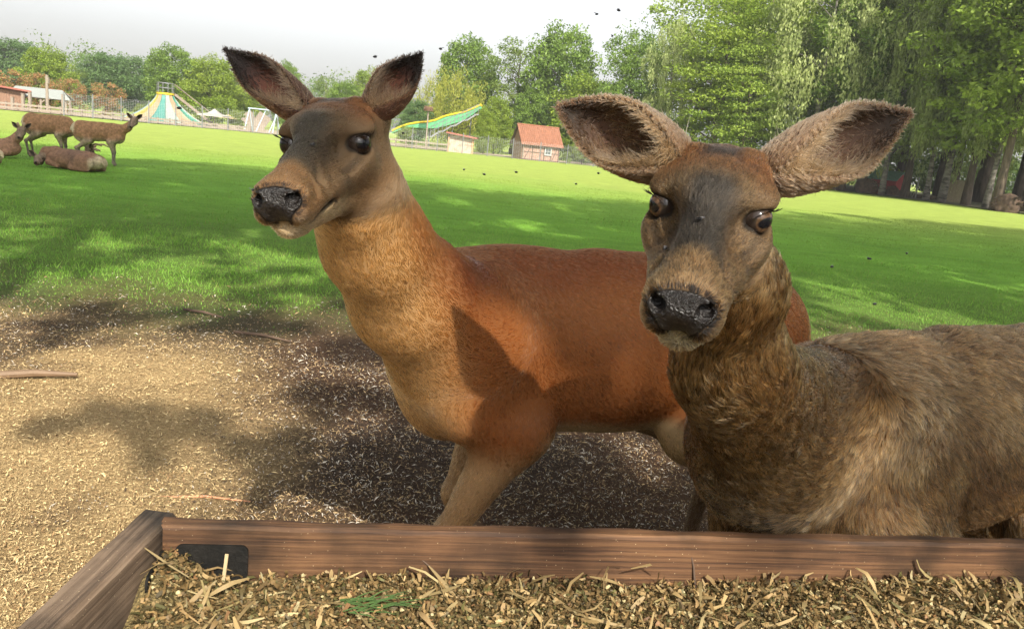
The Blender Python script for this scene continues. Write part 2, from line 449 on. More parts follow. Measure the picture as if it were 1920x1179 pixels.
GREEN = [(0.095, 0.170, 0.026), (0.195, 0.290, 0.045)]
BRIGHT = [(0.140, 0.220, 0.022), (0.260, 0.335, 0.040)]
DARK = [(0.070, 0.140, 0.045), (0.140, 0.225, 0.070)]
BIRCHG = [(0.230, 0.285, 0.095), (0.380, 0.430, 0.160)]
ORANGE = [(0.300, 0.150, 0.060), (0.420, 0.230, 0.100), (0.16, 0.20, 0.05)]
WILLOW = [(0.240, 0.270, 0.040), (0.330, 0.340, 0.060)]
WOOD = [(0.165, 0.245, 0.038), (0.330, 0.420, 0.070)]
K = dict(
    oak1=TreeKind(1, 18, 6.0, 0.16, 'round', GREEN, 150, 22000, 0.28, 0.34),
    oak2=TreeKind(2, 18, 5.2, 0.22, 'layer', WOOD, 120, 15000, 0.26, 0.30),
    beech=TreeKind(3, 20, 6.0, 0.10, 'layer', BRIGHT, 130, 16000, 0.26, 0.32),
    birch1=TreeKind(4, 20, 4.6, 0.12, 'weep', BIRCHG, 130, 15000, 0.24, 0.24, birch=True),
    birch2=TreeKind(5, 20, 4.2, 0.15, 'weep', BIRCHG, 120, 14000, 0.24, 0.22, birch=True, lean=0.06),
    airy=TreeKind(6, 14, 4.8, 0.25, 'airy', [(0.10, 0.165, 0.035), (0.19, 0.25, 0.05)], 80, 7000, 0.24, 0.24, limbs=34),
    round1=TreeKind(7, 11, 4.6, 0.06, 'round', GREEN, 170, 24000, 0.25, 0.26),
    round2=TreeKind(8, 10, 4.8, 0.02, 'round', BRIGHT, 170, 24000, 0.25, 0.24),
    dark1=TreeKind(9, 12, 5.2, 0.03, 'round', DARK, 160, 22000, 0.28, 0.28),
    willow=TreeKind(10, 8, 4.4, 0.08, 'weep', WILLOW, 110, 12000, 0.20, 0.22),
    shrub=TreeKind(11, 4, 2.3, 0.0, 'round', [(0.13, 0.20, 0.03), (0.22, 0.28, 0.05)], 60, 6000, 0.15, 0.08),
    orange=TreeKind(12, 4.2, 2.3, 0.0, 'round', ORANGE, 60, 6000, 0.15, 0.10),
    tall=TreeKind(13, 24, 5.6, 0.15, 'layer', WOOD, 130, 18000, 0.28, 0.28),
    tall2=TreeKind(14, 24, 5.2, 0.20, 'round', WOOD, 130, 18000, 0.28, 0.27, lean=0.05),
)


def hor(x): return 589.5 - 320 / math.cos(CAM_ROLL) - (960 - x) * math.tan(CAM_ROLL)


def put_tree(kind, name, label, px, top, dist, rz, wide=1.0, cat='tree', group=None, sink=0.0):
    """a tree whose foot is at distance dist in the direction of pixel column px and whose top shows at row top"""
    lo, hi = hor(px), hor(px) + 400
    for _ in range(40):
        m = (lo + hi) / 2; g = gp(px, m)
        if math.hypot(g[0], g[1]) > dist: lo = m
        else: hi = m
    g = gp(px, (lo + hi) / 2); h = (hor(px) - top) / FPX * dist * 0.99 + CAM_H
    return K[kind].place(name, label, cat, (g[0], g[1], -sink), max(h, 1.0), rz, wide, group)


T_ = put_tree
FG = 'trees of the wood on the right'
# the wood on the right: trunks along the paddock edge
T_('birch1', 'birch_tree', 'slim birch with a bent pale trunk beside the red shed', 1652, -70, 77, 0.4, 0.95)
T_('tall', 'oak_tree', 'thick straight trunk tree between red shed and white pole', 1697, -160, 79, 1.7, 1.0)
T_('birch2', 'birch_tree', 'birch with slender upright trunk beside the white pole', 1733, -60, 76, 2.4, 0.95)
T_('birch1', 'birch_tree', 'spotted birch next to the brown board panel', 1764, -120, 74, 3.7, 1.0)
T_('tall2', 'oak_tree', 'dark trunked tree just behind the spotted birch', 1780, -200, 84, 0.9, 1.0)
T_('tall', 'oak_tree', 'tree with forked dark trunk right of the brown board panel', 1806, -170, 72, 4.4, 1.0)
T_('birch2', 'birch_tree', 'slim pale birch beside the thick leaning trunk', 1848, -90, 69, 5.2, 0.9)
T_('tall2', 'oak_tree', 'tall tree with thick leaning trunk and root plate beside it', 1862, -220, 67, 0.1, 1.05)
T_('oak2', 'oak_tree', 'leafy tree at the far right edge of the wood', 1925, -160, 72, 2.0, 1.1)
# rows behind
for i, (px, top, d, kd, w) in enumerate([(1610, -120, 92, 'tall', 1.1), (1680, -190, 98, 'tall2', 1.2), (1760, -190, 100, 'tall', 1.2), (1840, -210, 96, 'oak2', 1.2), (1900, -210, 92, 'tall', 1.2), (1960, -220, 88, 'tall2', 1.2), (2040, -200, 78, 'oak1', 1.2), (1570, -90, 104, 'oak1', 1.2), (1990, -150, 64, 'birch1', 1.0)]):
    T_(kd, 'woodland_tree', 'tall leafy tree in the back rows of the wood', px, top, d, i * 1.3, w, group='trees in the back rows of the wood')
# the sunny wood edge between the ears of the tan deer
T_('beech', 'beech_tree', 'broad beech with layered light green sprays hanging to the ground', 1330, 10, 80, 0.5, 1.15)
T_('beech', 'beech_tree', 'layered beech standing between birch and broad beech', 1400, -40, 84, 2.2, 1.05)
T_('birch1', 'birch_tree', 'big weeping birch with pale olive leaves', 1510, -70, 78, 1.1, 1.35)
T_('birch2', 'birch_tree', 'narrow weeping birch at the sunny corner of the wood', 1245, 50, 82, 2.9, 1.0)
T_('oak1', 'oak_tree', 'round oak at the sunny corner of the wood against the sky', 1165, 75, 86, 3.3, 0.95)
T_('oak2', 'oak_tree', 'tall oak rising above the broad beech', 1290, -10, 92, 4.0, 1.15)
T_('tall', 'oak_tree', 'tall oak towering behind the weeping birch', 1440, -110, 94, 5.0, 1.25)
T_('oak1', 'oak_tree', 'low boughed oak under the weeping birch', 1575, 30, 80, 0.2, 1.0)
T_('beech', 'beech_tree', 'yellow green beech right of the weeping birch', 1620, 60, 88, 3.0, 1.0)
T_('oak2', 'oak_tree', 'dense oak filling the gap behind the tan deer head', 1380, 90, 78, 1.4, 1.0)
# trees behind the playground
T_('round1', 'maple_tree', 'tall round crowned tree with dense dome against the sky', 1040, 66, 98, 0.3, 0.80)
T_('airy', 'thin_tree', 'thin see-through tree with bare twigs beside the dense dome', 958, 84, 100, 1.2, 0.95)
T_('round1', 'maple_tree', 'broad dome shaped tree behind the willow', 862, 84, 104, 2.1, 0.80)
T_('willow', 'willow_tree', 'yellowish weeping willow above the green slide', 842, 146, 95, 0.4, 0.95)
T_('round2', 'maple_tree', 'yellow green tree behind the cabin roof', 1090, 150, 92, 1.5, 1.05)
T_('round1', 'maple_tree', 'leafy tree hiding the right end of the cabin', 1128, 170, 82, 3.5, 0.75)
T_('round2', 'maple_tree', 'bushy tree left of the cabin gable', 925, 182, 86, 4.4, 0.70)
T_('round1', 'maple_tree', 'small green tree behind the cabin gable', 990, 175, 95, 0.9, 0.9)
T_('round2', 'maple_tree', 'low tree under the top of the green slide', 905, 205, 82, 2.6, 0.55)
T_('dark1', 'maple_tree', 'green tree behind the lower end of the green slide', 775, 190, 92, 5.1, 0.9)
T_('round1', 'maple_tree', 'small pointed tree between the two ears of the rust deer', 532, 128, 108, 1.9, 0.62)
T_('airy', 'thin_tree', 'pale thin tree between the ears of the rust deer', 608, 150, 118, 0.2, 0.8)
T_('round2', 'maple_tree', 'round light tree beside the right ear of the rust deer', 690, 138, 118, 3.9, 0.8)
T_('round1', 'maple_tree', 'low green tree above the rust deer forehead', 645, 160, 104, 4.9, 0.9)
T_('round2', 'maple_tree', 'bright yellow green tree right of the striped slide', 395, 118, 104, 0.7, 0.95)
T_('round1', 'maple_tree', 'tall green tree right behind the striped slide', 322, 104, 112, 1.6, 1.0)
T_('round2', 'maple_tree', 'light tree behind the white parasol', 455, 140, 108, 2.7, 0.9)
T_('dark1', 'linden_tree', 'dark bluish green tree left of the striped slide', 200, 115, 122, 0.5, 1.25)
T_('dark1', 'linden_tree', 'greyish green tree between dark tree and striped slide', 262, 120, 126, 2.3, 1.0)
T_('round2', 'maple_tree', 'vivid yellow green tree behind the tall pole', 92, 106, 112, 4.1, 1.0)
T_('dark1', 'linden_tree', 'distant pale green tree behind the open shelter', 28, 95, 150, 1.0, 1.4)
T_('dark1', 'linden_tree', 'distant pale green tree at the far left edge', -70, 100, 150, 3.0, 1.4)
T_('airy', 'thin_tree', 'thin grey green tree between yellow and dark tree', 150, 138, 120, 2.0, 0.9)
for px, top, d, lb in [(15, 139, 95, 'reddish shrub rising behind the brown hut'), (70, 145, 96, 'copper coloured shrub behind the open shelter'), (132, 154, 94, 'copper shrub between shelter and striped slide'), (200, 161, 92, 'round copper orange shrub beside the striped slide')]:
    T_('orange', 'copper_shrub', lb, px, top, d, px * 0.1, 0.95, cat='shrub')
for px, top, d, w, lb in [(445, 207, 84, 0.9, 'green shrub beside the swing frame'), (262, 195, 93, 0.8, 'yellowish shrub left of the striped slide foot'), (760, 236, 80, 1.0, 'grassy green shrub behind the wire fence'), (1090, 262, 77, 1.1, 'leafy shrub at the right cabin corner'), (905, 262, 79, 0.8, 'green shrub between lean-to and cabin'), (1062, 284, 74, 0.9, 'low shrub under the cabin window')]:
    T_('shrub', 'shrub', lb, px, top, d, px * 0.1, w, cat='shrub')

# ---- far belt of woodland closing the view
def far_belt():
    r = np.random.default_rng(77); C = []; R = []
    for k in range(420):
        px = r.uniform(-500, 1250); d = r.uniform(150, 190); g = np.array(gp(px, hor(px) + 12)); q = g[:2] / np.linalg.norm(g[:2]) * d
        top = 7.2 + 2.2 * math.sin(px * 0.013) + r.uniform(-1, 1.5); C.append((q[0], q[1], r.uniform(0.5, 1) * top)); R.append((r.uniform(2.2, 3.8),) * 2 + (r.uniform(1.6, 2.6),))
    for k in range(520):                                       # behind the wood on the right
        px = r.uniform(1150, 2900); d = r.uniform(108, 135); g = np.array(gp(px, hor(px) + 12)); q = g[:2] / np.linalg.norm(g[:2]) * d
        C.append((q[0], q[1], r.uniform(1.0, 22.0))); R.append((r.uniform(2.2, 3.8),) * 2 + (r.uniform(1.4, 2.4),))
    for k in range(420):
        px = r.uniform(1450, 2900); d = r.uniform(100, 130); g = np.array(gp(px, hor(px) + 12)); q = g[:2] / np.linalg.norm(g[:2]) * d
        C.append((q[0], q[1], r.uniform(0.3, 5.0))); R.append((r.uniform(1.4, 2.6),) * 2 + (r.uniform(0.9, 1.6),))
    C, R = np.array(C), np.array(R); V, Q, idx, d = leaf_cloud(C, R, 120, 0.36, r)
    n = len(idx); w = r.random(len(C))[idx] * 0.6 + 0.4 * r.random(n); col = np.array((0.08, 0.145, 0.04)) + (np.array((0.18, 0.25, 0.06)) - np.array((0.08, 0.145, 0.04))) * w[:, None]
    tag(mesh_obj('distant_wood', V, Q, M_leaf, colors=np.repeat(col, 4, 0)), 'distant belt of green woodland behind everything', 'woodland', kind='stuff')
far_belt()

# ---- the row of tall trees behind the feeding place: their crowns shade the near half of the paddock
K['shade'] = TreeKind(31, 16, 4.4, 0.45, 'round', GREEN, 100, 9000, 0.33, 0.30)
sd = np.array(SUN_DIR); SX, SY = -sd[0] / -sd[2], -sd[1] / -sd[2]           # metres towards the sun per metre of height
for i, (x, y, h) in enumerate([(-7.5, -0.3, 20.0), (-1.6, -0.9, 19.3), (4.6, -0.8, 18.8), (11.0, -0.6, 20.0), (17.5, -0.2, 22.0), (24.0, 0.0, 24.5), (31, 0.0, 26.5), (-13.5, 0.0, 20.4), (38, 0.0, 28)]):
    K['shade'].place('shade_tree', 'tall leafy tree of the row at the edge of the feeding place', 'tree', (x, y, 0), h, i * 1.1, 0.84, 'row of shade trees at the feeding place')
# ---- unseen leaf clumps added to shade chosen spots and leave sunny flecks between
def added_shade_clumps():
    r = np.random.default_rng(9); C, R = [], []
    sunward = unit_(np.array([SX, SY, 1.0]))
    lit = [up(*q) for q in LIT_SPOTS] + [gp(*q) for q in LIT_FLOOR]
    def shade(target, hz, rad, sq=0.6):
        """a leaf clump hz metres up on the way from the target to the sun, unless it would darken a sunny fleck"""
        t = np.asarray(target, float); c = t + np.array([SX, SY, 1.0]) * (hz - t[2])
        for q in lit:
            w = c - q; 
            if np.linalg.norm(w - sunward * (w @ sunward)) < rad * 0.95 + 0.05: return
        C.append(c); R.append((rad, rad, rad * sq))
    for (px, py, d, rad) in SHADE_SPOTS:
        for k in range(5):
            j = r.normal(size=3) * rad * 0.6; shade(up(px, py, d) + j, r.uniform(4.6, 6.6), rad * r.uniform(0.6, 1.0))
    for (px, py, rad) in FLOOR_SPOTS:
        for k in range(6):
            j = r.normal(size=3) * rad * 0.7; j[2] = 0; shade(gp(px, py) + j, r.uniform(5.2, 7.0), rad * r.uniform(0.3, 0.8))
    return np.array(C), np.array(R), r


def unit_(v): return v / np.linalg.norm(v)


LIT_SPOTS = [(690, 520, 1.62), (700, 590, 1.68), (740, 640, 1.76), (770, 700, 1.80), (800, 760, 1.85), (850, 745, 1.85), (640, 470, 1.55), (720, 440, 1.60), (760, 520, 1.7),
             (1030, 710, 1.98), (1180, 690, 2.03), (870, 640, 1.88), (1270, 720, 2.1), (960, 820, 1.9), (880, 900, 1.85),
             (1180, 270, 1.10), (1120, 240, 1.12), (1540, 290, 1.10), (1620, 250, 1.12),
             (1380, 720, 1.25), (1390, 790, 1.30), (1600, 860, 1.5), (1620, 920, 1.5), (1340, 880, 1.35)]
LIT_FLOOR = [(100, 690), (300, 690), (450, 700), (150, 900), (400, 900), (60, 1000), (250, 950), (30, 850), (480, 950), (200, 720), (350, 650), (20, 600), (180, 545), (290, 510)]
SHADE_SPOTS = [(920, 500, 1.95, 0.08), (970, 470, 2.0, 0.09), (1060, 490, 2.05, 0.10), (1180, 490, 2.15, 0.11), (1220, 560, 2.1, 0.09), (960, 545, 1.95, 0.07), (1120, 620, 2.05, 0.06), (1110, 700, 2.02, 0.05), (1130, 780, 2.02, 0.06), (1260, 640, 2.1, 0.06), (1480, 570, 2.35, 0.10), (1240, 780, 2.05, 0.06), (1050, 560, 2.0, 0.06),
               (1010, 500, 2.0, 0.11), (1130, 520, 2.1, 0.12), (1080, 600, 2.05, 0.07), (1090, 740, 2.05, 0.06), (1250, 600, 2.1, 0.09), (1420, 590, 2.3, 0.10),
               (1680, 720, 1.65, 0.13), (1830, 770, 1.8, 0.14), (1900, 900, 1.8, 0.14), (1740, 930, 1.6, 0.10), (1530, 720, 1.5, 0.06), (1850, 650, 1.9, 0.12), (1480, 930, 1.42, 0.05),
               (600, 290, 1.4, 0.07), (1310, 470, 1.0, 0.08), (1340, 380, 1.05, 0.06), (1290, 560, 0.92, 0.07)]
FLOOR_SPOTS = [(1000, 900, 0.42), (1200, 900, 0.40), (700, 640, 0.32), (600, 560, 0.45), (640, 760, 0.30), (800, 1020, 0.25), (450, 590, 0.35), (250, 590, 0.30), (330, 800, 0.16), (520, 840, 0.20), (160, 790, 0.13), (100, 620, 0.25), (1400, 900, 0.40), (1600, 760, 0.5), (1450, 640, 0.5),
               (620, 900, 0.16), (750, 880, 0.25), (50, 480, 0.6), (350, 470, 0.6), (700, 480, 0.6), (1100, 640, 0.6), (1600, 600, 0.6), (1850, 600, 0.8), (100, 430, 0.9), (300, 420, 0.9), (500, 450, 0.9), (900, 500, 0.9), (1200, 500, 0.9), (1500, 520, 0.9), (0, 500, 0.7), (200, 500, 0.6), (450, 530, 0.6), (650, 540, 0.6), (1750, 540, 0.9)]
bc_, br_, bra = added_shade_clumps()
bV, bQ, bidx, _d = leaf_cloud(bc_, br_, 46, 0.13, bra, shell=0.2)
bcol = np.array((0.06, 0.125, 0.018)) + np.array((0.07, 0.095, 0.01)) * bra.random(len(bidx))[:, None]
host = [o for o in COL.objects if o.name.startswith('shade_tree')][1]
bo_ = mesh_obj('added_shade_leaves', bV, bQ, M_leaf, host, colors=np.repeat(bcol, 4, 0))  # added to shape the shade; only parented to this tree
bo_.matrix_parent_inverse = (Matrix.Translation(host.location) @ host.rotation_euler.to_matrix().to_4x4() @ Matrix.Diagonal((*host.scale, 1))).inverted()
# ================================================================== playground and buildings beyond the paddock
def paint(name, rgb, rough=0.6, var=0.18, scale=8, **k):
    return noise_mat(name, [(0.3, tuple(c * (1 - var) for c in rgb)), (0.7, tuple(min(1, c * (1 + var)) for c in rgb))], scale=scale, rough=rough, **k)
M_wood = noise_mat('weathered_wood', [(0.3, (0.13, 0.10, 0.075)), (0.7, (0.24, 0.195, 0.155))], scale=5, stretch=(6, 6, 1), rough=0.9)
M_woodpale = noise_mat('pale_wood', [(0.3, (0.16, 0.130, 0.100)), (0.7, (0.26, 0.22, 0.175))], scale=5, stretch=(6, 6, 1), rough=0.9)
M_woodbrown = noise_mat('brown_wood', [(0.3, (0.15, 0.085, 0.055)), (0.7, (0.27, 0.165, 0.11))], scale=5, stretch=(6, 6, 1), rough=0.9)
M_steel = paint('galvanised_steel', (0.19, 0.195, 0.20), rough=0.5, metallic=0.4)
M_white = paint('white_paint', (0.30, 0.295, 0.285), var=0.08)
M_tileroof = noise_mat('clay_tile', [(0.25, (0.12, 0.036, 0.022)), (0.5, (0.185, 0.072, 0.040)), (0.8, (0.17, 0.10, 0.068))], scale=1.6, rough=0.85, obj_rand=0.12)
M_brick = noise_mat('brick_infill', [(0.3, (0.19, 0.095, 0.070)), (0.5, (0.27, 0.165, 0.125)), (0.75, (0.33, 0.245, 0.20))], scale=7, rough=0.9)
M_beam = paint('dark_timber', (0.10, 0.070, 0.050), rough=0.9)
M_glassdark = paint('window_glass', (0.06, 0.07, 0.075), rough=0.1)
M_green = paint('green_chute', (0.08, 0.26, 0.12), rough=0.45, scale=1.5)
M_yellow = paint('yellow_rim', (0.42, 0.31, 0.02), rough=0.5)
M_bluew = paint('pale_blue_paint', (0.33, 0.42, 0.46), var=0.08)
M_canvas = paint('white_canvas', (0.28, 0.26, 0.235), var=0.06)
M_roofw = paint('pale_roofing', (0.20, 0.215, 0.20), var=0.08)
M_redroof = paint('red_roofing', (0.24, 0.085, 0.060), var=0.12)
M_wire = paint('fence_wire', (0.42, 0.43, 0.42), rough=0.5, metallic=0.3)
M_redbarn = paint('red_boards', (0.33, 0.030, 0.035))
M_greenroof = paint('green_roofing', (0.16, 0.30, 0.24))
M_panel = paint('olive_board', (0.20, 0.165, 0.10))
M_root = noise_mat('root_wood', [(0.3, (0.035, 0.022, 0.016)), (0.7, (0.12, 0.08, 0.055))], scale=4, rough=0.95)
M_sand = paint('sand', (0.27, 0.22, 0.155), var=0.12, rough=0.95)


def at_dist(px, dist):
    """ground point at distance dist in the direction of pixel column px"""
    lo, hi = hor(px), hor(px) + 500
    for _ in range(45):
        m = (lo + hi) / 2; g = gp(px, m)
        if math.hypot(g[0], g[1]) > dist: lo = m
        else: hi = m
    g = gp(px, (lo + hi) / 2); return np.array([g[0], g[1], 0.0])


def hgt(px, py, dist): return (hor(px) - py) / FPX * dist * 0.985 + CAM_H      # height seen at row py


def face_cam(p): return math.atan2(-p[0], p[1])      # yaw so that local +y points away from the camera


# ---- striped hill slide
pS = at_dist(310, 84); rzS = face_cam(pS)
hill = tag(empty('hill_slide', pS, rzS), 'tent shaped hill slide with yellow green and white striped lanes', 'slide')
hs_top, hs_w = hgt(313, 181, 84), 4.15
NL = 16
lane_cols = [(0.24, 0.25, 0.235), (0.25, 0.21, 0.035), (0.050, 0.17, 0.145), (0.20, 0.245, 0.21), (0.26, 0.185, 0.11), (0.045, 0.18, 0.125), (0.25, 0.255, 0.24), (0.12, 0.18, 0.20)]
lane_mats = [noise_mat('slide_lane_%d' % i, [(0.25, tuple(0.85 * q for q in c)), (0.6, c), (0.85, tuple(0.7 * q + 0.07 for q in c))], scale=0.8, rough=0.5) for i, c in enumerate(lane_cols)]
for i in range(NL):
    a0, a1 = 2 * math.pi * i / NL, 2 * math.pi * (i + 1) / NL; vs, fs = [], []
    for k in range(9):
        u = k / 8; rr = 0.72 + (hs_w - 0.72) * u ** 1.35; z = hs_top * (1 - u) ** 1.45 * 0.985 + 0.03
        for a, dz in ((a0, 0.10), (a0 + 0.03, 0.0), (a1 - 0.03, 0.0), (a1, 0.10)):
            vs.append((rr * math.cos(a), rr * math.sin(a), z + dz))
    for k in range(8):
        for q in range(3): b = k * 4 + q; fs.append((b, b + 4, b + 5, b + 1))
    mesh_obj('slide_lane', vs, fs, lane_mats[[0, 3, 2, 1, 6, 5, 4, 7, 7, 1, 4, 2, 3, 4, 5, 6][i]], hill, smooth=False)
MB().tube([(0, 0, hs_top - 0.02), (0, 0, hs_top + 0.16)], 0.80, 20).build('platform', M_yellow, hill)
for k in range(10):
    a = 2 * math.pi * k / 10; MB().tube([(0.72 * math.cos(a), 0.72 * math.sin(a), hs_top + 0.1), (0.72 * math.cos(a), 0.72 * math.sin(a), hs_top + 1.05)], 0.03, 6).build('railing_post', M_steel, hill)
for z in (0.6, 1.05):
    MB().tube([(0.72 * math.cos(2 * math.pi * k / 20), 0.72 * math.sin(2 * math.pi * k / 20), hs_top + z) for k in range(21)], 0.025, 5, cap=False).build('railing', M_steel, hill)
st = MB(); A, B = Vector((0.8, 0.1, hs_top + 0.1)), Vector((4.5, 0.3, 0.1))
for s in (-0.35, 0.35): st.beam(A + Vector((0, s, 0)), B + Vector((0, s, 0)), 0.08, 0.22)
stair = st.build('staircase', M_wood, hill)
for k in range(11):
    q = A.lerp(B, (k + 0.5) / 11); MB().box(q + Vector((0, 0, 0.12)), (0.24, 0.62, 0.05)).build('step', M_wood, stair)
for s in (-0.38, 0.38): MB().tube([A + Vector((0, s, 0.9)), B + Vector((0, s, 0.9))], 0.04, 6).build('handrail', M_wood, stair)

# ---- brown hut, open shelter, poles on the far left
p = at_dist(-8, 82); hut = tag(empty('hut', p, face_cam(p) + 0.25), 'brown board hut with reddish roof at the paddock corner', 'hut')
hh = hgt(0, 165, 82)
for k in range(14): MB().box((-1.6 + k * 0.235 + 0.11, -1.2, hh * 0.45), (0.222, 0.04, hh * 0.9)).build('board', M_woodbrown, hut)
for k in range(10): MB().box((1.70, -1.1 + k * 0.235, hh * 0.45), (0.04, 0.222, hh * 0.9)).build('board', M_woodbrown, hut)
MB().box((0.05, 0.0, hh * 0.45), (3.3, 2.3, hh * 0.88)).build('wall', M_woodbrown, hut)
MB().box((0.1, -0.1, hh * 0.93), (4.3, 3.2, 0.14), Matrix.Rotation(-0.10, 3, 'X') @ Matrix.Rotation(0.08, 3, 'Y')).build('roof', M_redroof, hut)

p = at_dist(82, 84); sh = tag(empty('open_shelter', p, face_cam(p) - 0.15), 'open timber shelter with pale roof behind the board fence', 'shelter')
zt, ze = hgt(75, 168, 84), hgt(100, 184, 84)
for s in (-1, 1):
    rf = MB().add([(-2.1, 0, zt), (1.5, 0, zt), (2.3, s * 1.6, ze), (-2.6, s * 1.6, ze), (-2.1, 0, zt - 0.08), (1.5, 0, zt - 0.08), (2.3, s * 1.6, ze - 0.08), (-2.6, s * 1.6, ze - 0.08)],
             [(0, 1, 2, 3), (7, 6, 5, 4), (0, 4, 5, 1), (1, 5, 6, 2), (2, 6, 7, 3), (3, 7, 4, 0)]); rf.build('roof', M_roofw, sh)
for x in (-2.0, 0.0, 1.9):
    for y in (-1.35, 1.35):
        MB().box((x, y, ze / 2), (0.16, 0.16, ze)).build('post', M_woodpale, sh)
        MB().beam((x, y, ze * 0.62), (x + (0.55 if x < 1 else -0.55), y, ze * 0.97), 0.1, 0.1).build('brace', M_woodpale, sh)
MB().beam((-2.3, -1.35, ze - 0.05), (2.1, -1.35, ze - 0.05), 0.14, 0.16).build('eaves_beam', M_woodpale, sh)
MB().box((-0.2, 0.3, 0.42), (2.2, 0.8, 0.08)).build('table', M_woodpale, sh)

p = at_dist(89, 79); pole = tag(empty('wooden_pole', p), 'tall pale wooden pole standing in front of the shelter', 'pole')
ht = hgt(89, 148, 79); MB().tube([(0, 0, -0.1), (0.02, 0, ht)], [0.13, 0.11], 10).build('shaft', M_woodpale, pole)
MB().box((0.14, 0, ht * 0.86), (0.12, 0.2, 0.5)).build('fitting', M_woodpale, pole)
for px, top, lb in [(44, 176, 'square pale post left of the open shelter'), (57, 174, 'slim pale post at the shelter corner'), (24, 181, 'short pale post beside the brown hut'), (119, 179, 'dark capped post right of the open shelter')]:
    p = at_dist(px, 80); o = tag(empty('wooden_post', p), lb, 'post'); h = hgt(px, top, 80)
    MB().box((0, 0, h / 2 - 0.05), (0.2, 0.2, h)).build('shaft', M_woodpale, o); MB().box((0, 0, h + 0.0), (0.24, 0.24, 0.06)).build('cap', M_wood, o)

# ---- low board fence along the paddock from the hut to the deer's head
def board_fence(px0, px1, dist0, dist1, n, label, hgt_=0.62):
    e = tag(empty('board_fence', (0, 0, 0)), label, 'fence'); a, b = at_dist(px0, dist0), at_dist(px1, dist1)
    pts = [a + (b - a) * k / n for k in range(n + 1)]
    for q in pts: MB().box((q[0], q[1], hgt_ / 2), (0.11, 0.11, hgt_ + 0.1)).build('post', M_wood, e)
    for u, v in zip(pts[:-1], pts[1:]):
        for z in (0.22, 0.52): MB().beam((u[0], u[1] - 0.07, z * hgt_ / 0.62), (v[0], v[1] - 0.07, z * hgt_ / 0.62), 0.04, 0.15).build('rail', M_woodpale, e)
    return e
board_fence(-30, 250, 78, 76, 14, 'low pale board fence running from the hut to the striped slide')
board_fence(250, 470, 76, 76, 10, 'low pale board fence in front of the striped slide', 0.5)
board_fence(722, 838, 74, 73.5, 6, 'low white board fence below the green slide', 0.75)

# ---- tall wire mesh fence with thin steel posts
def wire_fence(px0, px1, d0, d1, n, h, label, nw=14):
    e = tag(empty('wire_fence', (0, 0, 0)), label, 'fence'); a, b = at_dist(px0, d0), at_dist(px1, d1)
    pts = [a + (b - a) * k / n for k in range(n + 1)]
    for q in pts: MB().tube([(q[0], q[1], -0.1), (q[0], q[1], h + 0.15)], 0.045, 6).build('post', M_steel, e)
    w = MB(); L = np.linalg.norm(b - a); t = 0.006
    for k in range(nw): z = 0.08 + (h - 0.08) * k / (nw - 1); w.box(((a[0] + b[0]) / 2, (a[1] + b[1]) / 2, z), (L, t, t), Matrix.Rotation(math.atan2(b[1] - a[1], b[0] - a[0]), 3, 'Z'))
    m = int(L / 0.18)
    for k in range(m): q = a + (b - a) * k / m; w.box((q[0], q[1], h / 2), (t, t, h))
    tag(w.build('wire_mesh', M_wire, e), kind='stuff')
    return e
wire_fence(120, 520, 75.2, 75.0, 8, 1.75, 'tall thin wire fence in front of the striped slide')
wire_fence(725, 960, 72.6, 71.5, 5, 1.65, 'wire mesh fence between the green slide and the cabin')
wire_fence(960, 1260, 71.0, 74, 6, 1.55, 'wire mesh fence passing in front of the half timbered cabin')

# ---- parasol, bench row, swing frame
p = at_dist(402, 82); pa = tag(empty('parasol', p), 'cream square parasol beside the striped slide', 'parasol'); zt, ze = hgt(402, 205, 82), hgt(402, 216, 82)
MB().tube([(0, 0, 0), (0, 0, zt)], 0.05, 8).build('pole', M_woodpale, pa)
cv = MB(); cs = [(-1.2, -1.2), (1.2, -1.2), (1.2, 1.2), (-1.2, 1.2)]
cv.add([(0, 0, zt)] + [(x * 0.4, y * 0.4, zt - (zt - ze) * 0.72) for x, y in cs] + [(x, y, ze) for x, y in cs] + [(x, y, ze - 0.12) for x, y in cs],
       [(0, i + 1, (i + 1) % 4 + 1) for i in range(4)] + [(i + 1, i + 5, (i + 1) % 4 + 5, (i + 1) % 4 + 1) for i in range(4)] + [(i + 5, i + 9, (i + 1) % 4 + 9, (i + 1) % 4 + 5) for i in range(4)]); cv.build('canopy', M_canvas, pa)
p = at_dist(428, 84); pb = tag(empty('parasol', p), 'tan cloth parasol behind the cream one', 'parasol'); z2 = hgt(428, 215, 84)
MB().tube([(0, 0, 0), (0, 0, z2)], 0.05, 8).build('pole', M_woodpale, pb)
MB().add([(0, 0, z2)] + [(1.0 * math.cos(k * math.pi / 4), 1.0 * math.sin(k * math.pi / 4), z2 - 0.35) for k in range(8)], [(0, i + 1, (i + 1) % 8 + 1) for i in range(8)]).build('canopy', paint('tan_cloth', (0.60, 0.46, 0.24)), pb)
p = at_dist(345, 78.5); be = tag(empty('long_bench', p, face_cam(p)), 'long low bench in front of the striped slide', 'bench')
MB().box((0, 0, 0.42), (3.6, 0.35, 0.07)).build('seat', M_wood, be)
for x in (-1.6, -0.8, 0, 0.8, 1.6): MB().box((x, 0, 0.19), (0.1, 0.3, 0.38)).build('leg', M_wood, be)
p = at_dist(492, 82); sw = tag(empty('swing_frame', p, face_cam(p) + 0.2), 'pale blue swing frame of crossed legs behind the rust deer ear', 'swing'); zs = hgt(492, 207, 82)
for x in (-1.25, 1.25):
    for y in (-0.9, 0.9): MB().tube([(x * 1.05 + (0.55 if y > 0 else -0.55), y, 0), (x, 0, zs)], 0.05, 6).build('leg', M_bluew, sw)
for x in (-0.2, 1.0): MB().tube([(x - 0.6, -0.9, 0), (x + 0.5, 0.2, zs * 0.98)], 0.045, 6).build('leg', M_bluew, sw)
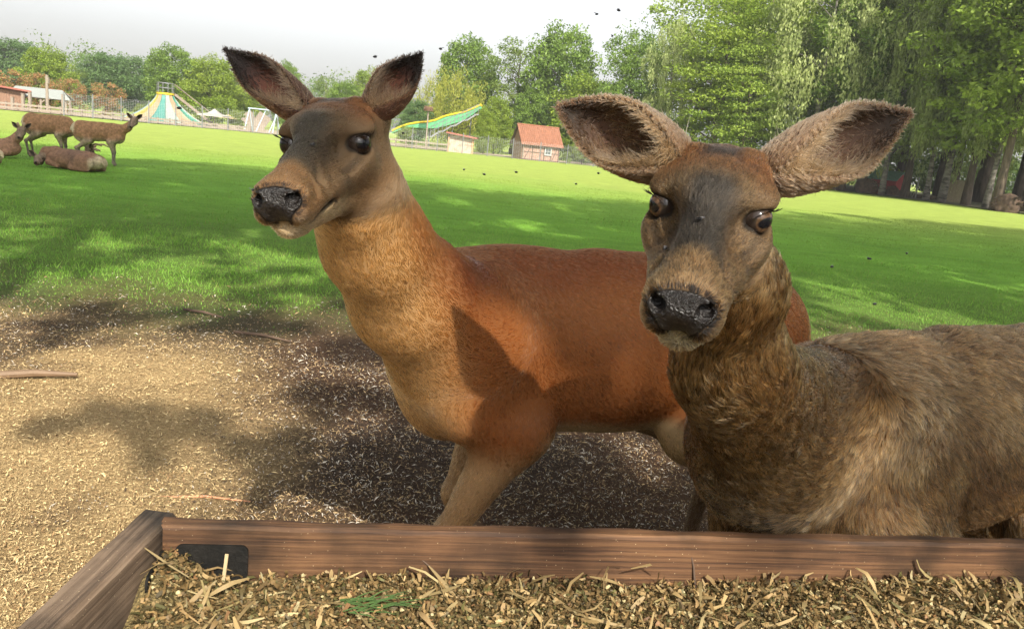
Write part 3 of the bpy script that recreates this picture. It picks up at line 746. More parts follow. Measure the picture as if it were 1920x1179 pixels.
MB().tube([(-1.4, 0, zs), (1.4, 0, zs)], 0.06, 8).build('top_bar', M_bluew, sw)
for x in (-0.5, 0.55):
    se = MB().box((x, 0, 0.5), (0.45, 0.2, 0.04)).build('swing_seat', M_beam, sw)
    for d in (-0.2, 0.2): MB().tube([(x + d, 0, 0.5), (x + d, 0, zs)], 0.012, 4).build('chain', M_steel, se)
p = at_dist(478, 86); tg_ = tag(empty('play_hut', p, face_cam(p)), 'small pale gabled play hut behind the swing frame', 'play hut'); z3 = hgt(478, 222, 86)
MB().add([(-0.9, 0, 0), (0.9, 0, 0), (0.9, 0, z3 * 0.55), (0, 0, z3), (-0.9, 0, z3 * 0.55)] + [(x, 1.4, z) for x, z in ((-0.9, 0), (0.9, 0), (0.9, z3 * 0.55), (0, z3), (-0.9, z3 * 0.55))], [(0, 1, 2, 3, 4), (9, 8, 7, 6, 5), (0, 5, 6, 1), (1, 6, 7, 2), (4, 3, 8, 9), (3, 2, 7, 8), (0, 4, 9, 5)]).build('wall', M_woodpale, tg_)
for s in (-1, 1): MB().beam((s * 1.1, 0.7, z3 * 0.50), (0, 0.7, z3 + 0.05), 1.7, 0.06, upv=(0, 1, 0)).build('roof', M_wood, tg_)

# ---- green wave slide with its stair
def P3(px, py, d): q = at_dist(px, d); q = q.copy(); q[2] = hgt(px, py, d); return q
gs = tag(empty('wave_slide', at_dist(815, 84)), 'long green wave slide with yellow rim and steel stair', 'slide')
gsl = np.array(gs.location)
prof = [(895, 199), (880, 206), (862, 213), (845, 216), (828, 220), (812, 227), (798, 230), (780, 231), (762, 234), (745, 240), (733, 246)]
low = [(893, 206), (880, 217), (862, 228), (845, 233), (828, 238), (812, 241), (798, 241), (780, 240), (762, 241), (745, 245), (733, 250)]
T0 = [P3(x, y, 82) - gsl for x, y in prof]; B0 = [P3(x, y, 82) - gsl for x, y in low]; dep = np.array([0.0, 1.7, 0])
vs = [q for q in T0] + [q for q in B0] + [q + dep for q in T0] + [q + dep for q in B0]; n_ = len(T0); fs = []
for k in range(n_ - 1):
    fs += [(k, k + n_, k + n_ + 1, k + 1), (k + 2 * n_, k + 2 * n_ + 1, k + 3 * n_ + 1, k + 3 * n_), (k + n_, k + 3 * n_, k + 3 * n_ + 1, k + n_ + 1)]
MB().add(vs, fs).build('chute', M_green, gs)
for off in (np.zeros(3), dep): MB().tube([q + off + [0, 0, 0.03] for q in T0], 0.10, 6).build('rim', M_yellow, gs)
sA, sB = P3(806, 257, 81) - gsl, P3(891, 217, 81) - gsl; stp = MB()
nS = 4; legs = []
for k in range(nS):
    a = sA + (sB - sA) * (k / nS); b = sA + (sB - sA) * ((k + 0.78) / nS); b2 = sA + (sB - sA) * ((k + 1) / nS); b[2] = a[2] + (b2[2] - a[2]); 
    stp.beam(a, b, 0.9, 0.14); stp.beam(b, b2, 0.9, 0.12)
stair2 = stp.build('stair', M_steel, gs)
for k in range(nS * 3 + 1):
    q = sA + (sB - sA) * (k / (nS * 3)); MB().tube([q + [0, -0.45, 0.05], q + [0, -0.45, 1.0]], 0.03, 5).build('railing_post', M_steel, stair2)
for z in (0.55, 1.0): MB().tube([sA + [0, -0.45, z], sB + [0, -0.45, z]], 0.035, 5).build('handrail', M_steel, stair2)
for px, py in ((803, 236), (845, 228), (878, 214), (770, 239)):
    q = P3(px, py, 83) - gsl; MB().tube([(q[0], q[1], 0), q], 0.07, 6).build('support', M_steel, gs)

p = at_dist(798, 80); ne = tag(empty('stork_nest_pole', p), 'pale pole carrying a round twig nest', 'nest pole'); zn = hgt(798, 209, 80)
MB().tube([(0, 0, 0), (0, 0, zn)], [0.09, 0.07], 8).build('pole', M_woodpale, ne)
nb = MB(); rr = np.random.default_rng(4)
for k in range(150):
    a = rr.uniform(0, 6.28); d = rr.uniform(0.15, 0.42); q = Vector((d * math.cos(a), d * math.sin(a), zn + rr.uniform(-0.02, 0.34))); t = Vector((-math.sin(a) + rr.normal() * 0.3, math.cos(a) + rr.normal() * 0.3, rr.normal() * 0.2)).normalized() * 0.22
    nb.beam(q - t, q + t, 0.025, 0.025)
tag(nb.build('twig_nest', M_woodbrown, ne), kind='stuff')

# ---- lean-to shed
p = at_dist(862, 75); le = tag(empty('lean_to', p, face_cam(p) - 0.1), 'small lean-to with pale boarded front and brown sloping roof', 'shed')
zl, zr = hgt(842, 250, 75), hgt(884, 259, 75); WL = 2.15
MB().add([(-1.05, 0, 0), (1.1, 0, 0), (1.1, 0, zr - 0.1), (-1.05, 0, zl - 0.1)] + [(x, 1.5, z) for x, z in ((-1.05, 0), (1.1, 0), (1.1, zr - 0.1), (-1.05, zl - 0.1))], [(0, 1, 2, 3), (7, 6, 5, 4), (0, 4, 5, 1), (1, 5, 6, 2), (3, 2, 6, 7), (0, 3, 7, 4)]).build('wall', noise_mat('pale_boards', [(0.35, (0.27, 0.165, 0.12)), (0.55, (0.38, 0.31, 0.25)), (0.8, (0.34, 0.29, 0.20))], scale=2.2, rough=0.9), le)
MB().beam((-1.35, 0.6, zl + 0.05), (1.5, 0.6, zr), 2.2, 0.14, upv=(0, 0, 1)).build('roof', M_redroof, le)
for x in (-1.10, 1.14): MB().box((x, -0.06, zr * 0.48), (0.14, 0.1, zr * 0.96)).build('corner_post', paint('orange_timber', (0.42, 0.22, 0.12)), le)
p = at_dist(866, 79); bl = tag(empty('striped_hood', p, face_cam(p)), 'small blue and white striped round hood behind the lean-to roof', 'canopy'); zb = hgt(866, 243, 79)
for k in range(7):
    a0, a1 = math.pi * k / 7, math.pi * (k + 1) / 7; w = 0.42
    MB().add([(-w * math.cos(a), y, zb - 0.8 + 0.8 * math.sin(a) ** 0.6) for a in (a0, a1) for y in (-0.05, 0.6)] , [(0, 1, 3, 2)]).build('stripe', M_white if k % 2 else paint('blue_cloth', (0.25, 0.42, 0.62)), bl)
MB().box((0, 0.3, (zb - 0.8) / 2), (0.8, 0.6, zb - 0.8)).build('base', M_woodpale, bl)

# ---- half timbered cabin
p = at_dist(1003, 74.5); ca = tag(empty('cabin', p, face_cam(p) + 0.42), 'half timbered brick cabin with clay tile roof and white window', 'cabin')
W, D = 3.7, 2.3; ze = hgt(1010, 271, 74.5); zr = hgt(985, 236, 74.5)
wall = MB().box((0, 0, ze / 2), (W, D, ze)).build('wall', M_brick, ca)
for s, nm in ((-1, 'gable'), (1, 'gable')):
    MB().add([(s * W / 2 - 0.05, -D / 2, ze), (s * W / 2 - 0.05, D / 2, ze), (s * W / 2 - 0.05, 0, zr - 0.1), (s * W / 2 + 0.05, -D / 2, ze), (s * W / 2 + 0.05, D / 2, ze), (s * W / 2 + 0.05, 0, zr - 0.1)], [(0, 1, 2), (5, 4, 3), (0, 3, 4, 1), (1, 4, 5, 2), (2, 5, 3, 0)]).build('gable', M_woodbrown, ca)
for k in range(9): MB().box((-W / 2 - 0.03, -D / 2 + 0.13 + k * 0.256, ze / 2), (0.05, 0.24, ze)).build('board', M_woodbrown, ca)
y0 = -D / 2 - 0.02
for x in (-W / 2 + 0.06, -0.85, -0.05, 0.32, 1.02, W / 2 - 0.06): MB().box((x, y0, ze / 2), (0.09, 0.06, ze)).build('timber', M_beam, ca)
for z in (0.06, ze - 0.06): MB().box((0, y0 - 0.012, z), (W, 0.06, 0.10)).build('timber', M_beam, ca)
MB().box((0, y0 + 0.005, ze * 0.5), (W - 0.02, 0.05, 0.07)).build('timber', M_beam, ca)
for x0, x1 in ((-1.62, -1.0), (1.15, 1.65)): MB().beam((x0, y0 + 0.003, 0.08), (x1, y0 + 0.003, ze - 0.1), 0.05, 0.08, upv=(0, 1, 0)).build('timber', M_beam, ca)
wx, wz, ww, wh = 0.67, ze * 0.62, 0.60, 0.62
win = MB()
for dx, sz in ((-ww / 2, (0.11, 0.1, wh + 0.11)), (ww / 2, (0.11, 0.1, wh + 0.11))): win.box((wx + dx, y0 - 0.05, wz), sz)
for dz in (-wh / 2, wh / 2): win.box((wx, y0 - 0.048, wz + dz), (ww - 0.11, 0.1, 0.11))
wf = win.build('window', M_white, ca); MB().box((wx, y0 - 0.02, wz), (ww - 0.1, 0.03, wh - 0.1)).build('pane', M_glassdark, wf)
MB().box((wx, y0 - 0.045, wz), (0.03, 0.03, wh - 0.1)).build('glazing_bar', M_white, wf); MB().box((wx, y0 - 0.044, wz), (ww - 0.1, 0.03, 0.03)).build('glazing_bar', M_white, wf)
MB().tube([(-W / 2 + 0.05, y0 - 0.1, 0.1), (-W / 2 + 0.05, y0 - 0.1, ze)], 0.05, 6).build('downpipe', M_woodpale, ca)
for s in (-1, 1):
    rf = empty('roof'); rf.parent = ca
    n1, n2 = 22, 10; run = D / 2 + 0.32; rise = zr - ze + 0.12; proto = None
    L = math.hypot(run, rise); ang = math.atan2(rise, run); tw, tl = (W + 0.5) / n1, L / n2
    base = MB().beam((0, s * (run / 2), zr - rise / 2 - 0.03), (0, s * (run / 2) + 1e-4 * s, zr - rise / 2 - 0.03), 0.01, 0.01)
    MB().add([(-W / 2 - 0.25, 0, zr - 0.05), (W / 2 + 0.25, 0, zr - 0.05), (W / 2 + 0.25, s * run, zr - rise - 0.05), (-W / 2 - 0.25, s * run, zr - rise - 0.05)], [(0, 1, 2, 3) if s > 0 else (3, 2, 1, 0)]).build('roof_boarding', M_beam, rf)
    for i in range(n1):
        for j in range(n2 if s < 0 else 1):
            if proto is None:
                pr = MB(); cr = 0.035
                q_ = [(-tw * 0.52, 0.0), (-tw * 0.2, cr), (tw * 0.25, cr * 0.9), (tw * 0.52, 0.01)]; ln_ = tl * 1.15 if s < 0 else L
                pr.add([(x, 0, z) for x, z in q_] + [(x, s * ln_, z - 0.015) for x, z in q_], [(k, k + 1, k + 5, k + 4) if s > 0 else (k + 4, k + 5, k + 1, k) for k in range(3)])
                proto = pr.build('roof_tile', M_tileroof, rf); o = proto
            else: o = proto.copy(); COL.objects.link(o); o.parent = rf
            f = j * tl / L; o.location = (-W / 2 - 0.25 + tw * (i + 0.5), s * run * f, zr - rise * f + 0.012 + 0.012 * ((i * 7 + j * 3) % 5) / 5); o.rotation_euler = (-s * ang, 0, 0)
MB().tube([(-W / 2 - 0.27, 0, zr + 0.02), (W / 2 + 0.27, 0, zr + 0.02)], 0.08, 8).build('ridge', M_tileroof, ca)

# ---- in the wood: red shed, brown panel, brush and root plates, white pole
p = at_dist(1660, 86); rs = tag(empty('red_shed', p, face_cam(p) - 0.5), 'small red shed with green roof among the trunks', 'shed'); z1, z2 = hgt(1660, 337, 86), hgt(1655, 322, 86)
MB().box((0, 0, z1 / 2), (2.6, 1.8, z1)).build('wall', M_redbarn, rs)
for s in (-1, 1): MB().add([(-1.5, 0, z2), (1.5, 0, z2), (1.5, s * 1.15, z1 - 0.05), (-1.5, s * 1.15, z1 - 0.05), (-1.5, 0, z2 + 0.06), (1.5, 0, z2 + 0.06), (1.5, s * 1.15, z1 + 0.01), (-1.5, s * 1.15, z1 + 0.01)], [(0, 1, 2, 3), (7, 6, 5, 4), (3, 2, 6, 7), (0, 3, 7, 4), (1, 5, 6, 2)]).build('roof', M_greenroof, rs)
for s in (-1.3, 1.3): MB().add([(s, -0.9, z1), (s, 0.9, z1), (s, 0, z2 - 0.02)], [(0, 1, 2)]).build('gable', M_redbarn, rs)
MB().box((-0.3, -0.93, z1 * 0.45), (0.7, 0.05, z1 * 0.85)).build('door', paint('dark_red_boards', (0.30, 0.03, 0.035)), rs)
p = at_dist(1787, 80); bp_ = tag(empty('screen_wall', p, face_cam(p)), 'upright olive brown board panel between the trunks', 'panel'); z1 = hgt(1787, 339, 80)
for k in range(6): MB().box((-0.55 + k * 0.22, 0, z1 / 2), (0.212, 0.05, z1)).build('board', M_panel, bp_)
for x in (-0.66, 0.66): MB().box((x, 0.06, z1 / 2), (0.1, 0.1, z1 + 0.1)).build('post', M_wood, bp_)
p = at_dist(1716, 82); wp = tag(empty('white_tripod', p), 'white pole with slanting stays among the trunks', 'pole'); z1 = hgt(1716, 334, 82)
MB().tube([(0, 0, 0), (0, 0, z1)], 0.06, 6).build('shaft', M_white, wp)
for x, y in ((-0.9, 0.2), (0.9, -0.2), (0.1, 0.9)): MB().tube([(x, y, 0), (0, 0, z1 * 0.62)], 0.035, 5).build('stay', M_white, wp)


def root_plate(px, dist, R_, label, seed):
    r = np.random.default_rng(seed); p = at_dist(px, dist); e = tag(empty('root_plate', p, face_cam(p)), label, 'root plate')
    b = MB(); core = MB()
    for k in range(26):
        th, ph = r.uniform(0, math.pi), r.uniform(-0.5, 0.6); d = np.array([math.cos(th), 0.45 * math.sin(ph) - 0.15, math.sin(th) * 0.9]); L = R_ * r.uniform(0.7, 1.15)
        q = [np.array([0, 0, R_ * 0.25]) + d * L * u + r.normal(size=3) * 0.06 * R_ * (u > 0) for u in (0, 0.35, 0.7, 1.0)]; b.tube(q, [0.14 * R_, 0.10 * R_, 0.06 * R_, 0.015 * R_], 6)
    b.build('roots', M_root, e)
    ic = bmesh.new(); bmesh.ops.create_icosphere(ic, subdivisions=3, radius=1.0); V = np.array([v.co[:] for v in ic.verts]); Fs = [tuple(v.index for v in f.verts) for f in ic.faces]; ic.free()
    V = V * [R_ * 0.80, R_ * 0.40, R_ * 0.72] * (1 + 0.20 * vnoise(V, 5, seed, 3))[:, None] + [0, 0, R_ * 0.42]
    mesh_obj('soil_ball', V, Fs, M_root, e, smooth=True)
root_plate(1622, 80, 1.25, 'dark upturned root plate beside the red shed', 1)
root_plate(1884, 66, 1.15, 'dark upturned root plate beside the leaning trunk', 2)
root_plate(1672, 82, 0.8, 'reddish brown brush heap in front of the red shed', 3)
p = at_dist(1745, 83); lo_ = tag(empty('fallen_log', p, face_cam(p)), 'fallen log lying between the trunks', 'log'); MB().tube([(-1.6, 0, 0.2), (0, 0.1, 0.22), (1.7, -0.1, 0.18)], [0.2, 0.2, 0.15], 9).build('trunk', M_bark, lo_)

# ---- sandy strip behind the paddock fence
vs = []; 
for px in range(-200, 1260, 20):
    a, b = at_dist(px, 75.5), at_dist(px, 100 if px < 700 else 84); vs += [(a[0], a[1], 0.06), (b[0], b[1], 0.06)]
tag(mesh_obj('path', vs, [(2 * k, 2 * k + 2, 2 * k + 3, 2 * k + 1) for k in range(len(vs) // 2 - 1)], M_sand), kind='structure')
vs = []
for px in range(1500, 2400, 20):
    a, b = at_dist(px, 80 - 14 * min(1, max(0, (px - 1560) / 320))), at_dist(px, 140); vs += [(a[0], a[1], 0.07), (b[0], b[1], 0.07)]
tag(mesh_obj('forest_floor', vs, [(2 * k, 2 * k + 2, 2 * k + 3, 2 * k + 1) for k in range(len(vs) // 2 - 1)], noise_mat('leaf_litter', [(0.3, (0.055, 0.065, 0.025)), (0.6, (0.11, 0.10, 0.05)), (0.8, (0.06, 0.10, 0.03))], scale=0.6, rough=0.95)), kind='structure')
# ================================================================== deer
# ---- implicit surface: smooth union of tapered capsules and ellipsoids, meshed with surface nets
class Sdf:
    def __init__(s): s.p = []
    def _R(s, R): return np.eye(3) if R is None else np.asarray(R, dtype=float)
    def ell(s, c, r, R=None, k=0.03, op='add', flow=None):
        s.p.append(dict(t='e', c=np.array(c, float), r=np.array(r, float), R=s._R(R), k=k, op=op, flow=flow)); return s
    def cone(s, a, b, r1, r2, k=0.03, op='add', flow=None, sq=None):
        a, b = np.array(a, float), np.array(b, float)
        s.p.append(dict(t='c', a=a, b=b, r1=r1, r2=r2, k=k, op=op, flow=(b - a) if flow is None else flow, sq=sq)); return s
    def extend(s, other, R, T):
        """add another Sdf rotated by R (3x3, columns = axes) and moved by T"""
        for q in other.p:
            q = dict(q); fl = q.get('flow')
            if fl is not None: q['flow'] = R @ np.asarray(fl, float)
            if q['t'] == 'e': q['c'] = R @ q['c'] + T; q['R'] = R @ q['R']
            else:
                q['a'] = R @ q['a'] + T; q['b'] = R @ q['b'] + T
            s.p.append(q)
        return s
    @staticmethod
    def box_of(q):
        if q['t'] == 'e':
            e = np.sqrt(((q['R'] * q['r'][None, :]) ** 2).sum(1)); return q['c'] - e, q['c'] + e
        m = max(q['r1'], q['r2']); return np.minimum(q['a'], q['b']) - m, np.maximum(q['a'], q['b']) + m
    @staticmethod
    def dist(q, X, Y, Z):
        if q['t'] == 'e':
            R, c, r = q['R'], q['c'], q['r']; dx, dy, dz = X - c[0], Y - c[1], Z - c[2]
            u = (R[0, 0] * dx + R[1, 0] * dy + R[2, 0] * dz) / r[0]
            v = (R[0, 1] * dx + R[1, 1] * dy + R[2, 1] * dz) / r[1]
            w = (R[0, 2] * dx + R[1, 2] * dy + R[2, 2] * dz) / r[2]
            k0 = np.sqrt(u * u + v * v + w * w) + 1e-9
            k1 = np.sqrt((u / r[0]) ** 2 + (v / r[1]) ** 2 + (w / r[2]) ** 2) + 1e-9
            return k0 * (k0 - 1) / k1
        a, b = q['a'], q['b']; d = b - a; L2 = float(d @ d) + 1e-12
        dx, dy, dz = X - a[0], Y - a[1], Z - a[2]
        t = np.clip((dx * d[0] + dy * d[1] + dz * d[2]) / L2, 0, 1)
        ex, ey, ez = dx - t * d[0], dy - t * d[1], dz - t * d[2]
        r = q['r1'] + t * (q['r2'] - q['r1'])
        if q['sq'] is not None:                      # flattened across the given axis
            ax, f = q['sq']; s_ = ex * ax[0] + ey * ax[1] + ez * ax[2]
            g = s_ * (1.0 / f - 1.0); ex, ey, ez = ex + g * ax[0], ey + g * ax[1], ez + g * ax[2]
        return np.sqrt(ex * ex + ey * ey + ez * ez) - r
    def field(s, xs, ys, zs, big=0.35):
        F = np.full((len(xs), len(ys), len(zs)), big, dtype=np.float32)
        for q in s.p:
            lo, hi = s.box_of(q); pad = q['k'] + 0.03
            i0, i1 = np.searchsorted(xs, (lo[0] - pad, hi[0] + pad)); j0, j1 = np.searchsorted(ys, (lo[1] - pad, hi[1] + pad)); k0, k1 = np.searchsorted(zs, (lo[2] - pad, hi[2] + pad))
            if i1 <= i0 or j1 <= j0 or k1 <= k0: continue
            X = xs[i0:i1, None, None].astype(np.float32); Y = ys[None, j0:j1, None].astype(np.float32); Z = zs[None, None, k0:k1].astype(np.float32)
            d = s.dist(q, X, Y, Z).astype(np.float32); f = F[i0:i1, j0:j1, k0:k1]; k = max(q['k'], 1e-4)
            if q['op'] == 'add':
                h = np.maximum(k - np.abs(d - f), 0) / k; F[i0:i1, j0:j1, k0:k1] = np.minimum(d, f) - h * h * k * 0.25
            else:
                h = np.maximum(k - np.abs(-d - f), 0) / k; F[i0:i1, j0:j1, k0:k1] = np.maximum(-d, f) + h * h * k * 0.25
        return F
    def flow_at(s, pts, sharp=0.03):
        W = np.zeros(len(pts)); V = np.zeros((len(pts), 3))
        for q in s.p:
            if q['op'] != 'add' or q.get('flow') is None: continue
            d = s.dist(q, pts[:, 0], pts[:, 1], pts[:, 2]); w = np.exp(-np.clip(d, -0.05, 1) / sharp)
            f = np.asarray(q['flow'], float); f = f / (np.linalg.norm(f) + 1e-9)
            W += w; V += w[:, None] * f
        return V / (W[:, None] + 1e-12)


def surface_nets(F, xs, ys, zs):
    ins = F < 0
    nx, ny, nz = F.shape
    c = np.zeros((nx - 1, ny - 1, nz - 1), dtype=np.uint8)
    for di in (0, 1):
        for dj in (0, 1):
            for dk in (0, 1): c += ins[di:nx - 1 + di, dj:ny - 1 + dj, dk:nz - 1 + dk]
    act = (c > 0) & (c < 8)
    I, J, K = np.nonzero(act)
    idx = np.full(act.shape, -1, dtype=np.int32); idx[I, J, K] = np.arange(len(I))
    acc = np.zeros((len(I), 3)); cnt = np.zeros(len(I))
    cor = [(a, b, d) for a in (0, 1) for b in (0, 1) for d in (0, 1)]
    for a in cor:
        for ax in range(3):
            if a[ax]: continue
            b = list(a); b[ax] = 1
            fa = F[I + a[0], J + a[1], K + a[2]]; fb = F[I + b[0], J + b[1], K + b[2]]
            m = (fa < 0) != (fb < 0)
            t = np.where(m, fa / np.where(m, fa - fb, 1), 0)
            pa = np.stack([xs[I + a[0]], ys[J + a[1]], zs[K + a[2]]], 1); pb = np.stack([xs[I + b[0]], ys[J + b[1]], zs[K + b[2]]], 1)
            acc += m[:, None] * (pa + t[:, None] * (pb - pa)); cnt += m
    V = acc / cnt[:, None]
    faces = []
    for ax in range(3):
        o1, o2 = [(1, 2), (2, 0), (0, 1)][ax]
        sl0 = [slice(None)] * 3; sl1 = [slice(None)] * 3; sl0[ax] = slice(0, -1); sl1[ax] = slice(1, None)
        A, B = ins[tuple(sl0)], ins[tuple(sl1)]
        E = np.nonzero(A != B); E = np.stack(E, 1)
        ok = (E[:, o1] > 0) & (E[:, o2] > 0) & (E[:, o1] < F.shape[o1] - 1) & (E[:, o2] < F.shape[o2] - 1); E = E[ok]
        q = []
        for (d1, d2) in ((-1, -1), (0, -1), (0, 0), (-1, 0)):
            e = E.copy(); e[:, o1] += d1; e[:, o2] += d2; q.append(idx[e[:, 0], e[:, 1], e[:, 2]])
        q = np.stack(q, 1); fl = ~ins[E[:, 0], E[:, 1], E[:, 2]]
        q[fl] = q[fl][:, ::-1]; faces.append(q)
    return V, np.concatenate(faces)


def axis(lo, hi, flo, fhi, fine, coarse):
    """grid coordinates, fine inside [flo, fhi]"""
    flo, fhi = max(lo, flo), min(hi, fhi)
    a = np.arange(lo, flo, coarse); b = np.arange(flo, fhi, fine); c = np.arange(fhi, hi + coarse, coarse)
    return np.concatenate([a[a < flo - coarse * 0.3], b, c])


def relax(V, Fq, it=2, lam=0.5):
    e = np.concatenate([Fq[:, [0, 1]], Fq[:, [1, 2]], Fq[:, [2, 3]], Fq[:, [3, 0]]])
    for k in range(it * 2):
        s = np.zeros_like(V); n = np.zeros(len(V))
        for d in range(3):
            s[:, d] = np.bincount(e[:, 0], V[e[:, 1], d], len(V)) + np.bincount(e[:, 1], V[e[:, 0], d], len(V))
        n = np.bincount(e[:, 0], minlength=len(V)) + np.bincount(e[:, 1], minlength=len(V))
        V = V + (lam if k % 2 == 0 else -lam * 1.04) * (s / np.maximum(n, 1)[:, None] - V)
    return V


def unit(v): v = np.asarray(v, float); return v / (np.linalg.norm(v) + 1e-12)


def rows(v): return v / (np.linalg.norm(v, axis=1, keepdims=True) + 1e-12)


def ssm(a, b, x): t = np.clip((x - a) / (b - a), 0, 1); return t * t * (3 - 2 * t)


def mixc(c, d, w): return c * (1 - w[:, None]) + np.asarray(d) * w[:, None]


EYE_C = np.array([0.0580, 0.006, 0.0075]); EYE_R = 0.0205


def head_sdf(mouth_open=0.0):
    """a hind's head: x across, y towards the nose, z up; origin midway between the eyes"""
    h = Sdf(); B = (0, -1, 0.15)
    h.ell((0, -0.060, 0.002), (0.068, 0.082, 0.060), k=0.03, flow=B)
    h.ell((0, -0.108, -0.008), (0.060, 0.046, 0.058), k=0.03, flow=B)
    h.ell((0, -0.030, 0.034), (0.062, 0.066, 0.026), k=0.03, flow=B)
    h.ell((0, 0.012, 0.028), (0.045, 0.050, 0.026), k=0.03, flow=B)
    for s in (-1, 1):
        h.ell((s * 0.056, -0.012, 0.027), (0.026, 0.034, 0.016), k=0.018, flow=(s * 0.5, -1, 0.2))      # brow
        h.ell((s * 0.051, 0.012, -0.015), (0.026, 0.040, 0.026), k=0.018, flow=(s * 0.4, -1, -0.3))     # under the eye
        h.cone((s * 0.040, 0.000, -0.032), (s * 0.024, 0.145, -0.036), 0.037, 0.024, k=0.025, flow=(s * 0.3, -1, -0.4))
        h.ell((s * 0.042, -0.040, -0.052), (0.027, 0.066, 0.058), k=0.03, flow=(s * 0.2, -1, -0.6))    # masseter
        h.ell((s * 0.023, 0.178, -0.043), (0.024, 0.042, 0.026), k=0.014, flow=(s * 0.6, -1, -0.4))    # lip pad
        h.ell((s * 0.026, 0.194, -0.019), (0.016, 0.026, 0.015), k=0.012, flow=(s * 0.6, -1, 0.1))     # nostril wing
        h.cone((s * 0.032, -0.055, -0.090), (s * 0.013, 0.130, -0.072 - mouth_open * 0.4), 0.026, 0.018, k=0.03, flow=(0, -1, -0.2))
        h.ell((s * 0.057, -0.094, 0.030), (0.027, 0.028, 0.028), k=0.025, flow=(s, -0.5, 0.4))          # ear root
        h.ell((s * 0.034, -0.070, 0.056), (0.011, 0.013, 0.009), k=0.016, flow=B)                       # small knob where a stag's antler would stand
    h.cone((0, 0.030, 0.018), (0, 0.172, -0.014), 0.036, 0.026, k=0.03, flow=B)                          # bridge
    h.ell((0, 0.186, -0.024), (0.032, 0.038, 0.026), k=0.016, flow=B)
    h.ell((0, 0.165, -0.075 - mouth_open), (0.027, 0.040, 0.016), k=0.014, flow=(0, -1, -0.3))           # chin
    for s in (-1, 1):                                                                                    # hollows
        h.ell((s * 0.050, 0.075, 0.010), (0.018, 0.045, 0.022), k=0.030, op='sub')                        # dip beside the bridge
        h.cone((s * 0.073, 0.026, -0.004), (s * 0.052, 0.068, -0.022), 0.0050, 0.003, k=0.012, op='sub')   # tear groove
        h.ell((s * 0.0720, 0.0145, 0.0065), (0.016, 0.0215, 0.0158), R=np.array(Matrix.Rotation(s * -0.50, 3, 'Z') @ Matrix.Rotation(0.52, 3, 'X')), k=0.006, op='sub')
        h.ell((s * 0.0265, 0.221, -0.0190), (0.0108, 0.024, 0.0098), R=np.array(Matrix.Rotation(s * 0.5, 3, 'Y')), k=0.005, op='sub')
        h.cone((s * 0.033, 0.213, -0.0150), (s * 0.043, 0.196, -0.0090), 0.0050, 0.002, k=0.006, op='sub')
        h.cone((0, 0.212, -0.0625), (s * 0.036, 0.184, -0.0605), 0.0036, 0.0036, k=0.006, op='sub')       # mouth line
        h.cone((s * 0.036, 0.184, -0.0605), (s * 0.044, 0.122, -0.054), 0.0040, 0.0062, k=0.006, op='sub')
        h.cone((s * 0.037, 0.110, 0.004), (s * 0.040, 0.140, -0.014), 0.003, 0.003, k=0.014, op='sub')     # cheek crease
    h.cone((0, 0.226, -0.034), (0, 0.214, -0.060), 0.0022, 0.0022, k=0.006, op='sub')                     # lip cleft
    return h


NOSE_Z = -0.0605
def nose_mask(x, y, z):
    """nose leather: wide across the nostrils, narrowing down to the lip"""
    d1 = Sdf.dist(dict(t='e', c=np.array([0, 0.222, -0.0215]), r=np.array([0.0420, 0.034, 0.0215]), R=np.eye(3)), x, y, z)
    d2 = Sdf.dist(dict(t='e', c=np.array([0, 0.222, -0.0420]), r=np.array([0.0210, 0.030, 0.0190]), R=np.eye(3)), x, y, z)
    k = 0.014; h = np.maximum(k - np.abs(d1 - d2), 0) / k
    return np.minimum(d1, d2) - h * h * k * 0.25


